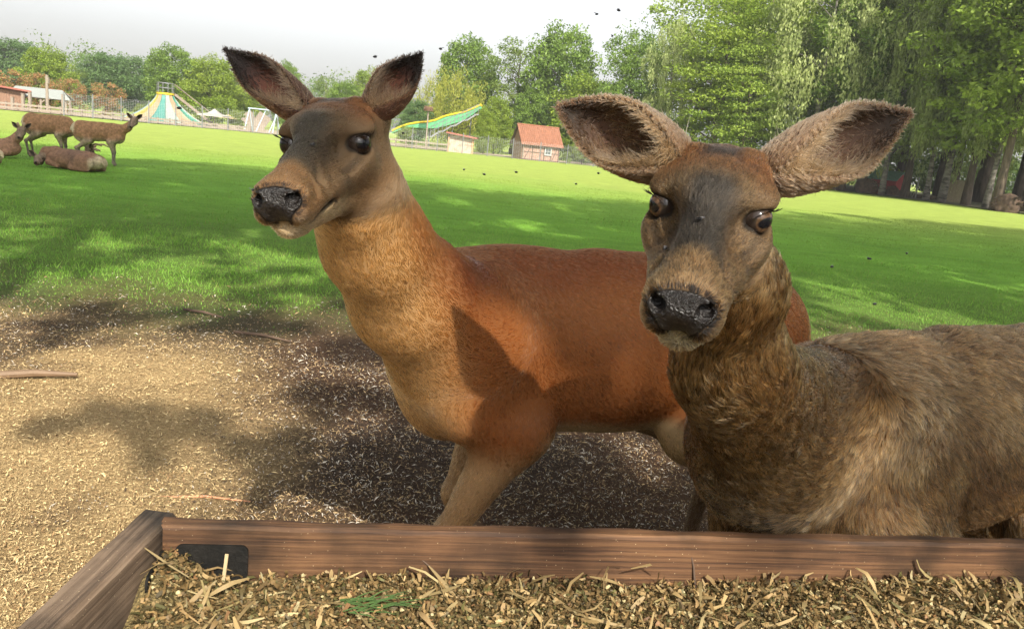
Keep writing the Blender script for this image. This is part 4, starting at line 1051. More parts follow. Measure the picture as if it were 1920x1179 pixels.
def body_sdf(P):
    """trunk and legs in deer space: y forward, x to the deer's left, z up from the ground"""
    b = Sdf(); g = P.get('girth', 1.0); H = P.get('h', 1.0)
    def S(p): return (p[0], p[1], p[2] * H)
    back = (0, -1, -0.15); side = (0, -0.8, -0.7)
    b.ell(S((0, 0.27, 0.845)), (0.175 * g, 0.30, 0.245 * H), k=0.05, flow=side)
    b.ell(S((0, -0.10, 0.845)), (0.200 * g, 0.42, 0.238 * H), k=0.06, flow=side)
    b.ell(S((0, 0.02, 0.735 + P.get('tuck', 0))), (0.160 * g, 0.27, 0.125 * H), k=0.06, flow=side)
    b.ell(S((0, -0.42, 0.890)), (0.165 * g, 0.235, 0.200 * H), k=0.06, flow=side)
    b.cone(S((0, 0.44, 1.010)), S((0, 0.05, 1.015)), 0.075, 0.070, k=0.06, flow=back)
    b.cone(S((0, 0.05, 1.015)), S((0, -0.46, 1.025)), 0.070, 0.065, k=0.06, flow=back)
    b.ell(S((0, 0.44, 0.765)), (0.125 * g, 0.150, 0.175 * H), k=0.07, flow=(0, -0.3, -1))
    kn, hk = P.get('fore', {}), P.get('hind', {})
    for s in (-1, 1):
        side_s = (s * 0.1, -0.7, -0.8)
        b.ell(S((s * 0.115 * g, 0.36, 0.82)), (0.075, 0.135, 0.23 * H), R=np.array(Matrix.Rotation(-0.35, 3, 'X')), k=0.06, flow=side_s)
        f = kn.get(s, {}); elb = f.get('elbow', (s * 0.135, 0.26, 0.620)); car = f.get('carpus', (s * 0.11, 0.32, 0.36)); fet = f.get('fetlock', (s * 0.11, 0.31, 0.105)); toe = f.get('toe', (s * 0.11, 0.35, 0.045))
        b.cone(S((s * 0.135, 0.43, 0.72)), S(elb), 0.090, 0.082, k=0.06, flow=(0, -0.4, -1))
        b.cone(S(elb), S(car), 0.080, 0.034, k=0.05)
        b.cone(S(car), S(fet), 0.031, 0.022, k=0.03); b.ell(S(car), (0.033, 0.036, 0.042), k=0.02, flow=(0, 0, -1))
        b.ell(S(fet), (0.026, 0.028, 0.03), k=0.02, flow=(0, 0, -1)); b.cone(S(fet), S(toe), 0.024, 0.026, k=0.02)
        h_ = hk.get(s, {}); sti = h_.get('stifle', (s * 0.135, -0.24, 0.62)); hoc = h_.get('hock', (s * 0.115, -0.52, 0.42)); fe2 = h_.get('fetlock', (s * 0.115, -0.47, 0.11)); to2 = h_.get('toe', (s * 0.115, -0.43, 0.045))
        b.ell(S((s * 0.100 * g, -0.43, 0.80)), (0.090, 0.185, 0.235 * H), R=np.array(Matrix.Rotation(0.2, 3, 'X')), k=0.06, flow=side_s)
        b.cone(S((s * 0.115 * g, -0.38, 0.78)), S(sti), 0.125, 0.080, k=0.06, flow=(0, -0.5, -1))
        b.cone(S(sti), S(hoc), 0.078, 0.034, k=0.05)
        b.ell(S((hoc[0], hoc[1] - 0.012, hoc[2])), (0.028, 0.040, 0.045), k=0.025, flow=(0, 0, -1))
        b.cone(S(hoc), S(fe2), 0.030, 0.023, k=0.03); b.ell(S(fe2), (0.026, 0.028, 0.03), k=0.02, flow=(0, 0, -1)); b.cone(S(fe2), S(to2), 0.024, 0.026, k=0.02)
    b.cone(S((0, -0.60, 0.965)), S((0, -0.675, 0.85)), 0.035, 0.018, k=0.03)
    return b


def mesh_normals(o):
    me = o.data; n = np.zeros(len(me.vertices) * 3, dtype=np.float32)
    me.vertex_normals.foreach_get('vector', n); return n.reshape(-1, 3).astype(float)


def sample_tris(V, T, w, n, r):
    a, b, c = V[T[:, 0]], V[T[:, 1]], V[T[:, 2]]
    ar = 0.5 * np.linalg.norm(np.cross(b - a, c - a), axis=1) * w
    cs = np.cumsum(ar); t = np.searchsorted(cs, r.random(n) * cs[-1]); t = np.minimum(t, len(T) - 1)
    u, v = r.random(n), r.random(n); m = u + v > 1; u[m], v[m] = 1 - u[m], 1 - v[m]
    return t, np.stack([1 - u - v, u, v], 1)


def hair_curves(name, pts, rad, col, mat, parent):
    """pts (n, k, 3), rad (n, k), col (n, 3): one Curves object"""
    n, k, _ = pts.shape
    cu = bpy.data.hair_curves.new(name)
    cu.add_curves([k] * n)
    cu.points.foreach_set('position', np.ascontiguousarray(pts, dtype=np.float32).ravel())
    cu.points.foreach_set('radius', np.ascontiguousarray(rad, dtype=np.float32).ravel())
    a = cu.attributes.new('tint', 'FLOAT_COLOR', 'CURVE')
    c = np.ones((n, 4), dtype=np.float32); c[:, :3] = np.clip(col, 0, 1)
    a.data.foreach_set('color', c.ravel())
    cu.materials.append(mat)
    o = bpy.data.objects.new(name, cu); COL.objects.link(o); o.parent = parent
    return o


def fur_mat(name, rough=0.42):
    m, n, l, b = new_mat(name)
    a = n.new('ShaderNodeAttribute'); a.attribute_name = 'tint'
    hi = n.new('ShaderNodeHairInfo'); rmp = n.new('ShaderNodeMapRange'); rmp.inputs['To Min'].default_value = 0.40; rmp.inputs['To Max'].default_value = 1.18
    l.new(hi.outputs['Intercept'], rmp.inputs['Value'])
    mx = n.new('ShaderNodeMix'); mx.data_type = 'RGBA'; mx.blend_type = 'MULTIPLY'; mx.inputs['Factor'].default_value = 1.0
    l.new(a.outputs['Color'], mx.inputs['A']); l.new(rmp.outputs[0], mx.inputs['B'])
    h = n.new('ShaderNodeBsdfHairPrincipled'); h.model = 'CHIANG'; h.parametrization = 'COLOR'
    l.new(mx.outputs['Result'], h.inputs['Color'])
    h.inputs['Roughness'].default_value = rough; h.inputs['Radial Roughness'].default_value = 0.6
    h.inputs['Random Roughness'].default_value = 0.2; h.inputs['IOR'].default_value = 1.27
    l.new(h.outputs[0], n['Material Output'].inputs['Surface'])
    return m


M_fur = fur_mat('deer_fur')
M_skin = tint_mat('deer_hide', rough=0.75, spec=0.15)
M_nose = noise_mat('wet_nose', [(0.3, (0.004, 0.0035, 0.0035)), (0.7, (0.013, 0.010, 0.009))], scale=160, rough=0.25, bump=0.5, bump_scale=260, spec=0.32)
M_hoof = noise_mat('hoof_horn', [(0.3, (0.02, 0.017, 0.014)), (0.8, (0.06, 0.05, 0.04))], scale=60, rough=0.5)
M_lash = noise_mat('eyelash', [(0.3, (0.01, 0.008, 0.007)), (0.8, (0.02, 0.015, 0.012))], scale=60, rough=0.5)
M_fly = noise_mat('fly_body', [(0.3, (0.008, 0.008, 0.009)), (0.8, (0.03, 0.03, 0.032))], scale=200, rough=0.35)


def eye_mat(name, iris):
    """eyeball shading in the eye's own space: +y looks out; horizontal slot pupil, brown iris"""
    m, n, l, b = new_mat(name)
    tc = n.new('ShaderNodeTexCoord'); sp = n.new('ShaderNodeSeparateXYZ'); l.new(tc.outputs['Object'], sp.inputs[0])
    def math_(op, a, bb):
        q = n.new('ShaderNodeMath'); q.operation = op
        for i, w in enumerate((a, bb)):
            if w is None: continue
            if isinstance(w, (int, float)): q.inputs[i].default_value = w
            else: l.new(w, q.inputs[i])
        return q.outputs[0]
    px = math_('POWER', math_('ABSOLUTE', math_('DIVIDE', sp.outputs['X'], 0.0120), None), 2.0)
    pz = math_('POWER', math_('ABSOLUTE', math_('DIVIDE', sp.outputs['Z'], 0.0072), None), 2.0)
    pup = math_('SQRT', math_('ADD', px, pz), None)
    ir = math_('SQRT', math_('ADD', math_('POWER', math_('ABSOLUTE', sp.outputs['X'], None), 2.0), math_('POWER', math_('ABSOLUTE', sp.outputs['Z'], None), 2.0)), None)
    r1 = n.new('ShaderNodeMapRange'); r1.inputs['From Min'].default_value = 0.9; r1.inputs['From Max'].default_value = 1.15; l.new(pup, r1.inputs['Value'])
    r2 = n.new('ShaderNodeMapRange'); r2.inputs['From Min'].default_value = 0.0125; r2.inputs['From Max'].default_value = 0.0145; l.new(ir, r2.inputs['Value'])
    nz = n.new('ShaderNodeTexNoise'); nz.inputs['Scale'].default_value = 300; l.new(tc.outputs['Object'], nz.inputs['Vector'])
    rp = n.new('ShaderNodeValToRGB'); rp.color_ramp.elements[0].position = 0.3; rp.color_ramp.elements[1].position = 0.75
    rp.color_ramp.elements[0].color = (*[c * 0.45 for c in iris], 1); rp.color_ramp.elements[1].color = (*iris, 1); l.new(nz.outputs['Fac'], rp.inputs[0])
    m1 = n.new('ShaderNodeMix'); m1.data_type = 'RGBA'; m1.inputs['A'].default_value = (0.004, 0.004, 0.005, 1); l.new(r1.outputs[0], m1.inputs['Factor']); l.new(rp.outputs[0], m1.inputs['B'])
    m2 = n.new('ShaderNodeMix'); m2.data_type = 'RGBA'; m2.inputs['B'].default_value = (0.02, 0.014, 0.011, 1); l.new(r2.outputs[0], m2.inputs['Factor']); l.new(m1.outputs['Result'], m2.inputs['A'])
    l.new(m2.outputs['Result'], b.inputs['Base Color'])
    b.inputs['Roughness'].default_value = 0.05; b.inputs['Specular IOR Level'].default_value = 0.28
    return m


def uv_sphere(r, nu=24, nv=16):
    vs = [(0, r, 0)]; fs = []
    for i in range(1, nv):
        a = math.pi * i / nv
        for j in range(nu):
            t = 2 * math.pi * j / nu; vs.append((r * math.sin(a) * math.cos(t), r * math.cos(a), r * math.sin(a) * math.sin(t)))
    vs.append((0, -r, 0))
    for j in range(nu): fs.append((0, 1 + (j + 1) % nu, 1 + j))
    for i in range(nv - 2):
        for j in range(nu):
            a, b = 1 + i * nu + j, 1 + i * nu + (j + 1) % nu; fs.append((a, b, b + nu, a + nu))
    q = 1 + (nv - 2) * nu
    for j in range(nu): fs.append((q + j, q + (j + 1) % nu, len(vs) - 1))
    return vs, fs


def ear_mesh(base, tip, open_dir, L_w=0.088, nu=26, nv=15, curl=1.0):
    """cupped leaf-shaped ear from base to tip, hollow side facing open_dir; returns verts, quads, uv per vert, frame"""
    base, tip = np.array(base), np.array(tip); ax = unit(tip - base); L = np.linalg.norm(tip - base)
    op = np.array(open_dir, float); op = unit(op - ax * (op @ ax)); sd = np.cross(ax, op)
    V, UV = [], []
    for i in range(nu):
        u = i / (nu - 1); t = u
        w = L_w * 0.5 * (0.26 + 0.74 * math.sin(math.pi * min(1, 0.10 + 0.80 * t ** 0.85)) ** 0.8) * (1 - max(0, (t - 0.45) / 0.55) ** 3.0 * 0.93)
        arc = (2.25 * (1 - t) ** 1.6 + 0.80 + 0.35 * math.sin(math.pi * t)) * curl   # half-opening angle of the cup
        R = w / max(math.sin(min(arc, math.pi / 2)), 0.2)
        for j in range(nv):
            v = -1 + 2 * j / (nv - 1); a = v * arc
            c = base + ax * (L * t) + sd * (R * math.sin(a)) + op * (R * (1 - math.cos(a)) - w * 0.55 * (1 - t))
            c = c - op * (0.030 * math.sin(math.pi * t * 0.9) * 0.6)
            V.append(c); UV.append((u, v))
    Fq = [(i * nv + j, i * nv + j + 1, (i + 1) * nv + j + 1, (i + 1) * nv + j) for i in range(nu - 1) for j in range(nv - 1)]
    return np.array(V), np.array(Fq), np.array(UV), (ax, op, sd, L)


def make_deer(name, label, P):
    """P: pose and coat. Everything is modelled in deer space, whose root Empty stands on the ground."""
    r = np.random.default_rng(P['seed'])
    yaw = P['yaw']; loc = np.array(P['loc'], float)
    root = empty(name, loc, yaw); tag(root, label, 'deer', P.get('group'))
    c, s_ = math.cos(yaw), math.sin(yaw); Rw = np.array([[c, -s_, 0], [s_, c, 0], [0, 0, 1]])
    def L(p): return Rw.T @ (np.asarray(p, float) - loc)          # world -> deer space
    # head frame
    HT = L(P['eye_mid']); hy = unit(L(P['nose']) - HT - 0.0 * HT)
    hx = Rw.T @ np.array(P['head_x']); hx = unit(hx - hy * (hx @ hy)); hz = np.cross(hx, hy)
    # the nose target lies at head-local (0, .222, -.030): tilt the axis so that it lands there
    ang = math.atan2(0.030, 0.222); hy, hz = unit(hy * math.cos(ang) + hz * math.sin(ang)), unit(hz * math.cos(ang) - hy * math.sin(ang))
    HR = np.stack([hx, hy, hz], 1); hs = P.get('head_scale', 1.0)
    def HL(p): return HR @ (np.asarray(p, float) * hs) + HT       # head-local -> deer space
    def to_head(p): return (p - HT) @ HR / hs
    body = body_sdf(P)
    occ = HL((0, -0.105, -0.030)); thr = HL((0, -0.055, -0.070))
    # neck: from the shoulders to the back of the skull
    for (a, b, r1, r2, k, sq) in P['neck'](occ, thr, HL):
        body.cone(b, a, r2, r1, k=k, flow=np.array(a, float) - np.array(b, float) + 0.0, sq=sq)
    for (a, b, r1, r2, k) in P.get('extra', []): body.cone(a, b, r1, r2, k=k)
    hd = head_sdf(P.get('mouth_open', 0.0))
    for q in hd.p:
        for key in ('r', 'r1', 'r2', 'k'):
            if key in q: q[key] = q[key] * hs
        for key in ('c', 'a', 'b'):
            if key in q: q[key] = q[key] * hs
    body.extend(hd, HR, HT)
    los, his = zip(*[Sdf.box_of(q) for q in body.p if q['op'] == 'add'])
    lo, hi = np.min(los, 0) - 0.03, np.max(his, 0) + 0.03; lo[2] = max(lo[2], 0.0)
    hlo, hhi = zip(*[Sdf.box_of(q) for q in body.p[-len(hd.p):] if q['op'] == 'add'])
    hlo, hhi = np.min(hlo, 0) - 0.008, np.max(hhi, 0) + 0.008
    fine, coarse = P.get('fine', 0.0034), P.get('coarse', 0.0115)
    xs, ys, zs = [axis(lo[d], hi[d], hlo[d], hhi[d], fine, coarse) for d in range(3)]
    F = body.field(xs, ys, zs)
    V, Q = surface_nets(F, xs, ys, zs)
    V = relax(V, Q, it=2, lam=0.45)
    hp = to_head(V)
    wr = ssm(0.24, 0.18, np.abs(hp[:, 1] - 0.06)) * ssm(0.13, 0.10, np.abs(hp[:, 0])) * ssm(0.014, 0.03, np.min([np.linalg.norm((hp - EYE_C * [s, 1, 1]), axis=1) for s in (-1, 1)], axis=0) - 0.010)
    wr = wr * ssm(0.002, 0.010, nose_mask(hp[:, 0], hp[:, 1], hp[:, 2]))
    rad_ = hp * [1, 0.25, 1]; V = V + (rows(rad_) @ HR.T) * ((0.0013 * vnoise(hp, 75, 91, 2) + 0.0009 * vnoise(hp * [1, 0.6, 1], 190, 92, 2)) * wr)[:, None]
    hp = to_head(V)
    colr = P['coat'](V, hp)
    bo = mesh_obj('body', V, Q, M_skin, root, smooth=True, colors=colr * 0.62)
    N = mesh_normals(bo)
    if (N * (V - V.mean(0))).sum() < 0: print('WARN normals inward', name)
    # nose leather
    nx_ = np.arange(-0.046, 0.046, 0.0016); ny_ = np.arange(0.170, 0.240, 0.0016); nz_ = np.arange(-0.066, 0.008, 0.0016)
    hd2 = head_sdf(P.get('mouth_open', 0.0)); Fh = hd2.field(nx_, ny_, nz_) - 0.0014
    dm = nose_mask(nx_[:, None, None], ny_[None, :, None], nz_[None, None, :]).astype(np.float32)
    kk = 0.004; hh = np.maximum(kk - np.abs(dm - Fh), 0) / kk; Fn = np.maximum(Fh, dm) + hh * hh * kk * 0.25
    Vn, Qn = surface_nets(Fn, nx_, ny_, nz_); Vn = relax(Vn, Qn, 2, 0.5)
    no = mesh_obj('nose', Vn * hs @ HR.T + HT, Qn, M_nose, root, smooth=True)
    # eyes with lashes
    for s in (-1, 1):
        out = HR @ unit((s * 0.70, 0.70, 0.08)); upv = HR @ np.array([0, 0.12, 1.0])
        vs, fs = uv_sphere(EYE_R * hs)
        eo = mesh_obj('eye', vs, fs, P['eye'], root, smooth=True)
        yv = unit(out); xv = unit(np.cross(yv, upv)); zv = np.cross(xv, yv)
        m4 = Matrix.Identity(4)
        for i in range(3):
            m4[i][0], m4[i][1], m4[i][2] = xv[i], yv[i], zv[i]; m4[i][3] = HL(EYE_C * [s, 1, 1])[i]
        eo.matrix_local = m4
        nl = 20; tt = r.uniform(-1, 1, nl); pts = np.zeros((nl, 4, 3))
        ctr = HL(EYE_C * [s, 1, 1])
        b0 = ctr + (EYE_R * hs + 0.0015) * rows(np.outer(tt * 0.80, xv) + np.outer(np.sqrt(1 - (0.8 * tt) ** 2) * 0.78, yv) + np.outer(0.60 - 0.28 * tt ** 2, zv))
        dr = rows(np.outer(tt * 0.6, xv) + 0.9 * yv + np.outer(0.10 + 0.25 * r.random(nl), zv)); ln = (0.007 + 0.007 * r.random(nl)) * hs
        for k in range(4): u = k / 3; pts[:, k] = b0 + dr * (ln * u)[:, None] + zv * (0.004 * u * u) 
        rad = np.tile(np.array([0.00055, 0.0005, 0.0004, 0.0001]), (nl, 1))
        hair_curves('eyelash', pts, rad, np.tile((0.012, 0.009, 0.008), (nl, 1)), M_lash, root)
    # hooves
    for q in P.get('hooves', True) and [P.get('fore', {}).get(s, {}).get('toe', (s * 0.11, 0.35, 0.045)) for s in (-1, 1)] + [P.get('hind', {}).get(s, {}).get('toe', (s * 0.115, -0.43, 0.045)) for s in (-1, 1)] or []:
        hv = MB()
        for d in (-1, 1):
            x0 = q[0] + d * 0.014
            prof = [(-0.030, 0.0), (0.052, 0.0), (0.030, 0.038), (-0.024, 0.050)]
            vs = [(x0 + e * (0.012 if z < 0.01 else 0.009), q[1] + y, z) for e in (-1, 1) for (y, z) in prof]
            hv.add(vs, [(0, 1, 2, 3), (7, 6, 5, 4), (0, 4, 5, 1), (1, 5, 6, 2), (2, 6, 7, 3), (3, 7, 4, 0)])
        hv.build('hoof', M_hoof, root)
    # ---- fur
    T = np.concatenate([Q[:, [0, 1, 2]], Q[:, [0, 2, 3]]])
    camL = L((0, 0, CAM_H)); view = rows(camL - V)
    facing = (N * view).sum(1)
    ish = 1 - np.clip(np.max(np.abs((hp - [0, 0.04, -0.01]) / [0.10, 0.22, 0.12]), axis=1) - 0.8, 0, 0.2) / 0.2     # 1 on the head
    wv = np.where(facing > -0.15, 1.0, 0.22) * (1 + ish * P.get('head_density', 3.0))
    in_fine = None
    # keep hair off nose leather, eyes and mouth
    nose_d = nose_mask(hp[:, 0], hp[:, 1], hp[:, 2])
    hn = to_head(V + N * 1.0) - hp
    ed = np.min([np.linalg.norm((hp - EYE_C * [s, 1, 1]), axis=1) for s in (-1, 1)], axis=0)
    mouthl = (np.abs(hp[:, 2] - NOSE_Z) < 0.0040) & (hp[:, 1] > 0.13) & (ish > 0.5)
    wv = np.where((nose_d < -0.001) & (ish > 0.2), 0.0, wv); wv = np.where((ed < EYE_R + 0.0035), 0.0, wv); wv[mouthl] *= 0.15
    below = V[:, 2] < 0.10; wv[below] *= 0.3
    n = P['n_fur']; t, bc = sample_tris(V, T, wv[T].mean(1), n, r)
    def at(A): return (A[T[t]] * bc[:, :, None]).sum(1) if A.ndim == 2 else (A[T[t]] * bc).sum(1)
    p0, nn = at(V), rows(at(N)); hpr = at(hp); hd_w = at(ish)
    fl = body.flow_at(p0, 0.025)
    fl = rows(fl)
    jit = P.get('jitter', 0.25)
    d1 = np.stack([vnoise(p0, P['clump'], 5 + k, 2) for k in range(3)], 1)
    fl = fl + d1 * P['wave'] * (1 - 0.6 * hd_w)[:, None] + r.normal(size=(n, 3)) * jit * (1 - 0.35 * hd_w)[:, None]
    tg = rows(fl - nn * (fl * nn).sum(1)[:, None])
    ln = P['len'](p0, hpr, hd_w) * r.uniform(0.7, 1.25, n)
    edr = at(ed); ln = ln * np.where(hd_w > 0.3, 0.32 + 0.68 * ssm(0.022, 0.055, edr), 1.0)
    lift = P['lift'] * r.uniform(0.6, 1.4, n)
    k = 4; pts = np.zeros((n, k, 3))
    for i in range(k):
        u = i / (k - 1)
        pts[:, i] = p0 - nn * 0.0008 + tg * (ln * u)[:, None] + nn * (ln * lift * (u * 1.25 - 0.55 * u * u))[:, None]
    rad = P['hair_r'] * np.array([1.0, 0.95, 0.7, 0.12])[None, :] * r.uniform(0.75, 1.25, n)[:, None] * (1 - 0.35 * hd_w)[:, None]
    # locks: hairs lean towards the tip of the nearest guide hair
    ng = P.get('n_lock', 6000); gi = r.permutation(n)[:ng]
    kd = mathutils.kdtree.KDTree(ng)
    for a_, i_ in enumerate(gi): kd.insert(p0[i_], a_)
    kd.balance()
    own = gi[np.array([kd.find(q)[1] for q in p0.tolist()])]
    cw = P.get('lock', 0.5) * (1 - 0.75 * hd_w)
    for i in range(1, k):
        u = i / (k - 1); tgt = pts[own, i] + (p0 - p0[own]) * 0.25
        pts[:, i] += (tgt - pts[:, i]) * (cw * u ** 1.3)[:, None]
    cc = P['coat'](p0, hpr)
    lk = r.normal(size=n)[own]; cc = cc * np.exp(P.get('lock_tone', 0.2) * lk * (1 - 0.6 * hd_w))[:, None]
    cl = vnoise(p0, P['clump'] * 1.3, 21, 3) + 0.7 * hd_w * vnoise(hpr, 130, 22, 3)
    cc = cc * (1 + P['fleck'] * r.normal(size=n) + 0.12 * cl)[:, None]
    cc = np.where((r.random(n) < P.get('dark_hair', 0.06))[:, None], cc * 0.35, cc)
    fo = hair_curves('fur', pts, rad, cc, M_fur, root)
    # ---- ears
    for s in (-1, 1):
        e = P['ears'][s]; base = HL(e.get('base', (s * 0.052, -0.094, 0.026))); tip = L(e['tip'])
        Ve, Fe, UV, fr = ear_mesh(base, tip, Rw.T @ np.array(e['open']), e.get('w', 0.095), curl=e.get('curl', 1.0))
        ax, op, sd, Le = fr
        cin = P['ear_in'](UV)
        eo = mesh_obj('ear', Ve, Fe, M_skin, root, smooth=True, colors=cin * 0.7)
        so = eo.modifiers.new('thickness', 'SOLIDIFY'); so.thickness = 0.003; so.offset = 0
        Ne = mesh_normals(eo)
        if (Ne * op).sum() < 0: Ne = -Ne
        Te = np.concatenate([Fe[:, [0, 1, 2]], Fe[:, [0, 2, 3]]])
        rim = np.array([i for i in range(len(UV)) if abs(abs(UV[i, 1]) - 1) < 1e-6 or (UV[i, 0] > 0.999 and i % 6 == 0)]); nf = P['n_ear'] // 2
        ri = rim[r.integers(0, len(rim), nf)]; pr_ = Ve[ri] + r.normal(size=(nf, 3)) * 0.0022; ur = UV[ri]
        dr_ = rows(np.outer(0.55 + 0 * ur[:, 0], ax) + sd * (np.sign(ur[:, 1]) * (1 - ur[:, 0] * 0.6))[:, None] + r.normal(size=(nf, 3)) * 0.25); lr_ = P['ear_len'] * 0.55 * r.uniform(0.5, 1.2, nf)
        pf = np.stack([pr_ + dr_ * (lr_ * u)[:, None] for u in (-0.15, 0.3, 0.65, 1.0)], 1)
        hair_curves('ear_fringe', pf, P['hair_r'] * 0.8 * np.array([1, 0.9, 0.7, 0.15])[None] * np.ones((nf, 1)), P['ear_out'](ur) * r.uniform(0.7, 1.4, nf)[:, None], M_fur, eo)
        for nm, cnt, sign in (('ear_lining', P['n_ear'], 1), ('ear_fur', int(P['n_ear'] * 1.2), -1)):
            uvm = UV[Te].mean(1)
            if sign > 0: we = 0.25 + 1.6 * np.abs(uvm[:, 1]) ** 2 + 1.3 * (1 - uvm[:, 0]) ** 2
            else: we = 1 + 1.0 * np.abs(uvm[:, 1]) ** 4
            t, bc = sample_tris(Ve, Te, we, cnt, r)
            pe = (Ve[Te[t]] * bc[:, :, None]).sum(1); ne = rows((Ne[Te[t]] * bc[:, :, None]).sum(1)) * sign; uv = (UV[Te[t]] * bc[:, :, None]).sum(1)
            if sign > 0:
                d = rows(np.outer(0.75 + 0 * uv[:, 0], ax) - sd * (uv[:, 1] * 0.55)[:, None] + r.normal(size=(cnt, 3)) * 0.28)
                ln = (0.007 + 0.024 * np.clip(1 - uv[:, 0], 0, 1) ** 1.2 * (0.35 + np.abs(uv[:, 1]))) * r.uniform(0.5, 1.3, cnt); lf = 0.45
                ce = P['ear_hair'](uv)
            else:
                d = rows(ax[None] + sd * (uv[:, 1] * 0.45)[:, None] + r.normal(size=(cnt, 3)) * 0.2)
                ln = P['ear_len'] * r.uniform(0.6, 1.3, cnt); lf = P['ear_lift']; ce = P['ear_out'](uv)
            d = rows(d - ne * (d * ne).sum(1)[:, None])
            pts = np.zeros((cnt, 4, 3)); bend = r.normal(size=(cnt, 3)) * (0.35 if sign > 0 else 0.1)
            for i in range(4):
                u = i / 3; pts[:, i] = pe + ne * 0.0012 + d * (ln * u)[:, None] + ne * (ln * lf * (u - 0.4 * u * u))[:, None] + bend * (ln * u * u * 0.6)[:, None]
            rad = P['hair_r'] * 0.75 * np.array([1, 0.9, 0.7, 0.15])[None] * r.uniform(0.7, 1.3, cnt)[:, None]
            ce = ce * (1 + 0.22 * r.normal(size=cnt))[:, None]
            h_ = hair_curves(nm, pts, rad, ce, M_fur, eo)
    return root, HL, L
# ---- coats (true coat colours, linear)
def face_colour(c, hp, base, fore, dark, tan, pale, tone=(1, 1, 1)):
    base, fore, dark, tan, pale = [np.array(q) * tone for q in (base, fore, dark, tan, pale)]
    x, y, z = np.abs(hp[:, 0]), hp[:, 1], hp[:, 2]
    ish = ssm(-0.17, -0.10, y) * ssm(0.15, 0.10, x) * ssm(0.29, 0.25, y) * ssm(-0.14, -0.11, z)
    f = np.tile(base, (len(hp), 1)).astype(float)
    nz = vnoise(hp, 55, 3, 3)
    f = mixc(f, fore, ssm(0.02, 0.05, z + 0.010 * nz) * ssm(0.03, -0.03, y))
    f = mixc(f, dark, 0.9 * ssm(0.036, 0.010, x + 0.006 * nz) * ssm(-0.12, -0.05, y) * ssm(-0.02, -0.05, y) * ssm(0.03, 0.05, z))
    f = mixc(f, dark, 0.95 * ssm(0.046, 0.014, x + 0.008 * nz) * ssm(0.015, 0.045, y + 0.01 * nz) * ssm(0.165, 0.135, y) * ssm(-0.02, 0.0, z))
    f = mixc(f, dark, 0.5 * ssm(0.02, 0.0, np.hypot(y - 0.085, z + 0.035)) * ssm(0.02, 0.03, x))
    f = mixc(f, tan, ssm(0.140, 0.168, y + 0.004 * nz) * ssm(-0.058, -0.03, z))
    f = mixc(f, pale, ssm(0.03, 0.12, y) * ssm(-0.050, -0.062, z))
    f = mixc(f, tan, 0.55 * ssm(-0.02, -0.06, z) * ssm(0.09, 0.03, y))
    for s in (-1, 1):
        e = np.linalg.norm((hp - EYE_C * [s, 1, 1]) / [1.0, 1.15, 0.95], axis=1)
        f = mixc(f, (0.018, 0.013, 0.010), ssm(0.0265, 0.0205, e))
        gA, gB = np.array([s * 0.072, 0.026, -0.004]), np.array([s * 0.052, 0.064, -0.022]); d = gB - gA
        t = np.clip(((hp - gA) @ d) / (d @ d), 0, 1); gd = np.linalg.norm(hp - gA - t[:, None] * d, axis=1)
        f = mixc(f, (0.02, 0.014, 0.010), 0.62 * ssm(0.0100, 0.0030, gd))
    f = mixc(f, (0.008, 0.006, 0.006), ssm(0.0025, 0.0, nose_mask(hp[:, 0], hp[:, 1], hp[:, 2])))
    for gA, gB, q in ((np.array([0, 0.212, -0.0625]), np.array([0.036, 0.184, -0.0605]), 0.0062), (np.array([0.036, 0.184, -0.0605]), np.array([0.044, 0.122, -0.054]), 0.0092)):
        d = gB - gA; ax_ = np.stack([x, y, z], 1); t = np.clip(((ax_ - gA) @ d) / (d @ d), 0, 1); gd = np.linalg.norm(ax_ - gA - t[:, None] * d, axis=1)
        f = mixc(f, (0.012, 0.009, 0.008), ssm(q, q * 0.6, gd))
    return mixc(c, 0, ish * 0) * (1 - ish[:, None]) + f * ish[:, None]


def coat_rear(p, hp):
    c = np.tile((0.220, 0.081, 0.028), (len(p), 1)).astype(float)
    nz = vnoise(p, 14, 8, 3)
    c = mixc(c, (0.150, 0.046, 0.017), ssm(0.98, 1.10, p[:, 2] + 0.03 * nz))
    neck = ssm(0.46, 0.66, p[:, 1] + 0.30 * (0.95 - p[:, 2]) + 0.02 * nz)
    c = mixc(c, (0.500, 0.305, 0.168), neck)
    off = np.full((len(p), 3), 9.0); best = np.full(len(p), 9e9)
    for a, b in zip(nR[:-1], nR[1:]):
        d = b - a; t = np.clip(((p - a) @ d) / (d @ d), 0, 1); o = p - a - t[:, None] * d; q = (o * o).sum(1); m = q < best; off[m] = o[m]; best[m] = q[m]
    nape = ssm(-0.005, 0.070, off @ unit((0.0, -0.62, 0.78)) + 0.012 * nz)
    c = mixc(c, (0.250, 0.095, 0.036), 0.95 * nape * neck)
    c = mixc(c, (0.430, 0.330, 0.225), ssm(0.700, 0.640, p[:, 2] + 0.02 * nz) * ssm(0.30, 0.18, p[:, 1]))
    c = mixc(c, (0.300, 0.190, 0.115), ssm(0.68, 0.56, p[:, 2]) * ssm(0.15, 0.28, p[:, 1]))
    c = mixc(c, (0.110, 0.070, 0.045), ssm(0.62, 0.45, p[:, 2]) * ssm(0.10, -0.05, p[:, 1]))
    c = mixc(c, (0.55, 0.40, 0.24), ssm(-0.56, -0.62, p[:, 1]) * ssm(0.6, 0.8, p[:, 2]))
    return face_colour(c, hp, (0.125, 0.072, 0.041), (0.165, 0.068, 0.031), (0.055, 0.042, 0.034), (0.170, 0.088, 0.044), (0.40, 0.27, 0.17), (0.98, 1.14, 1.34))


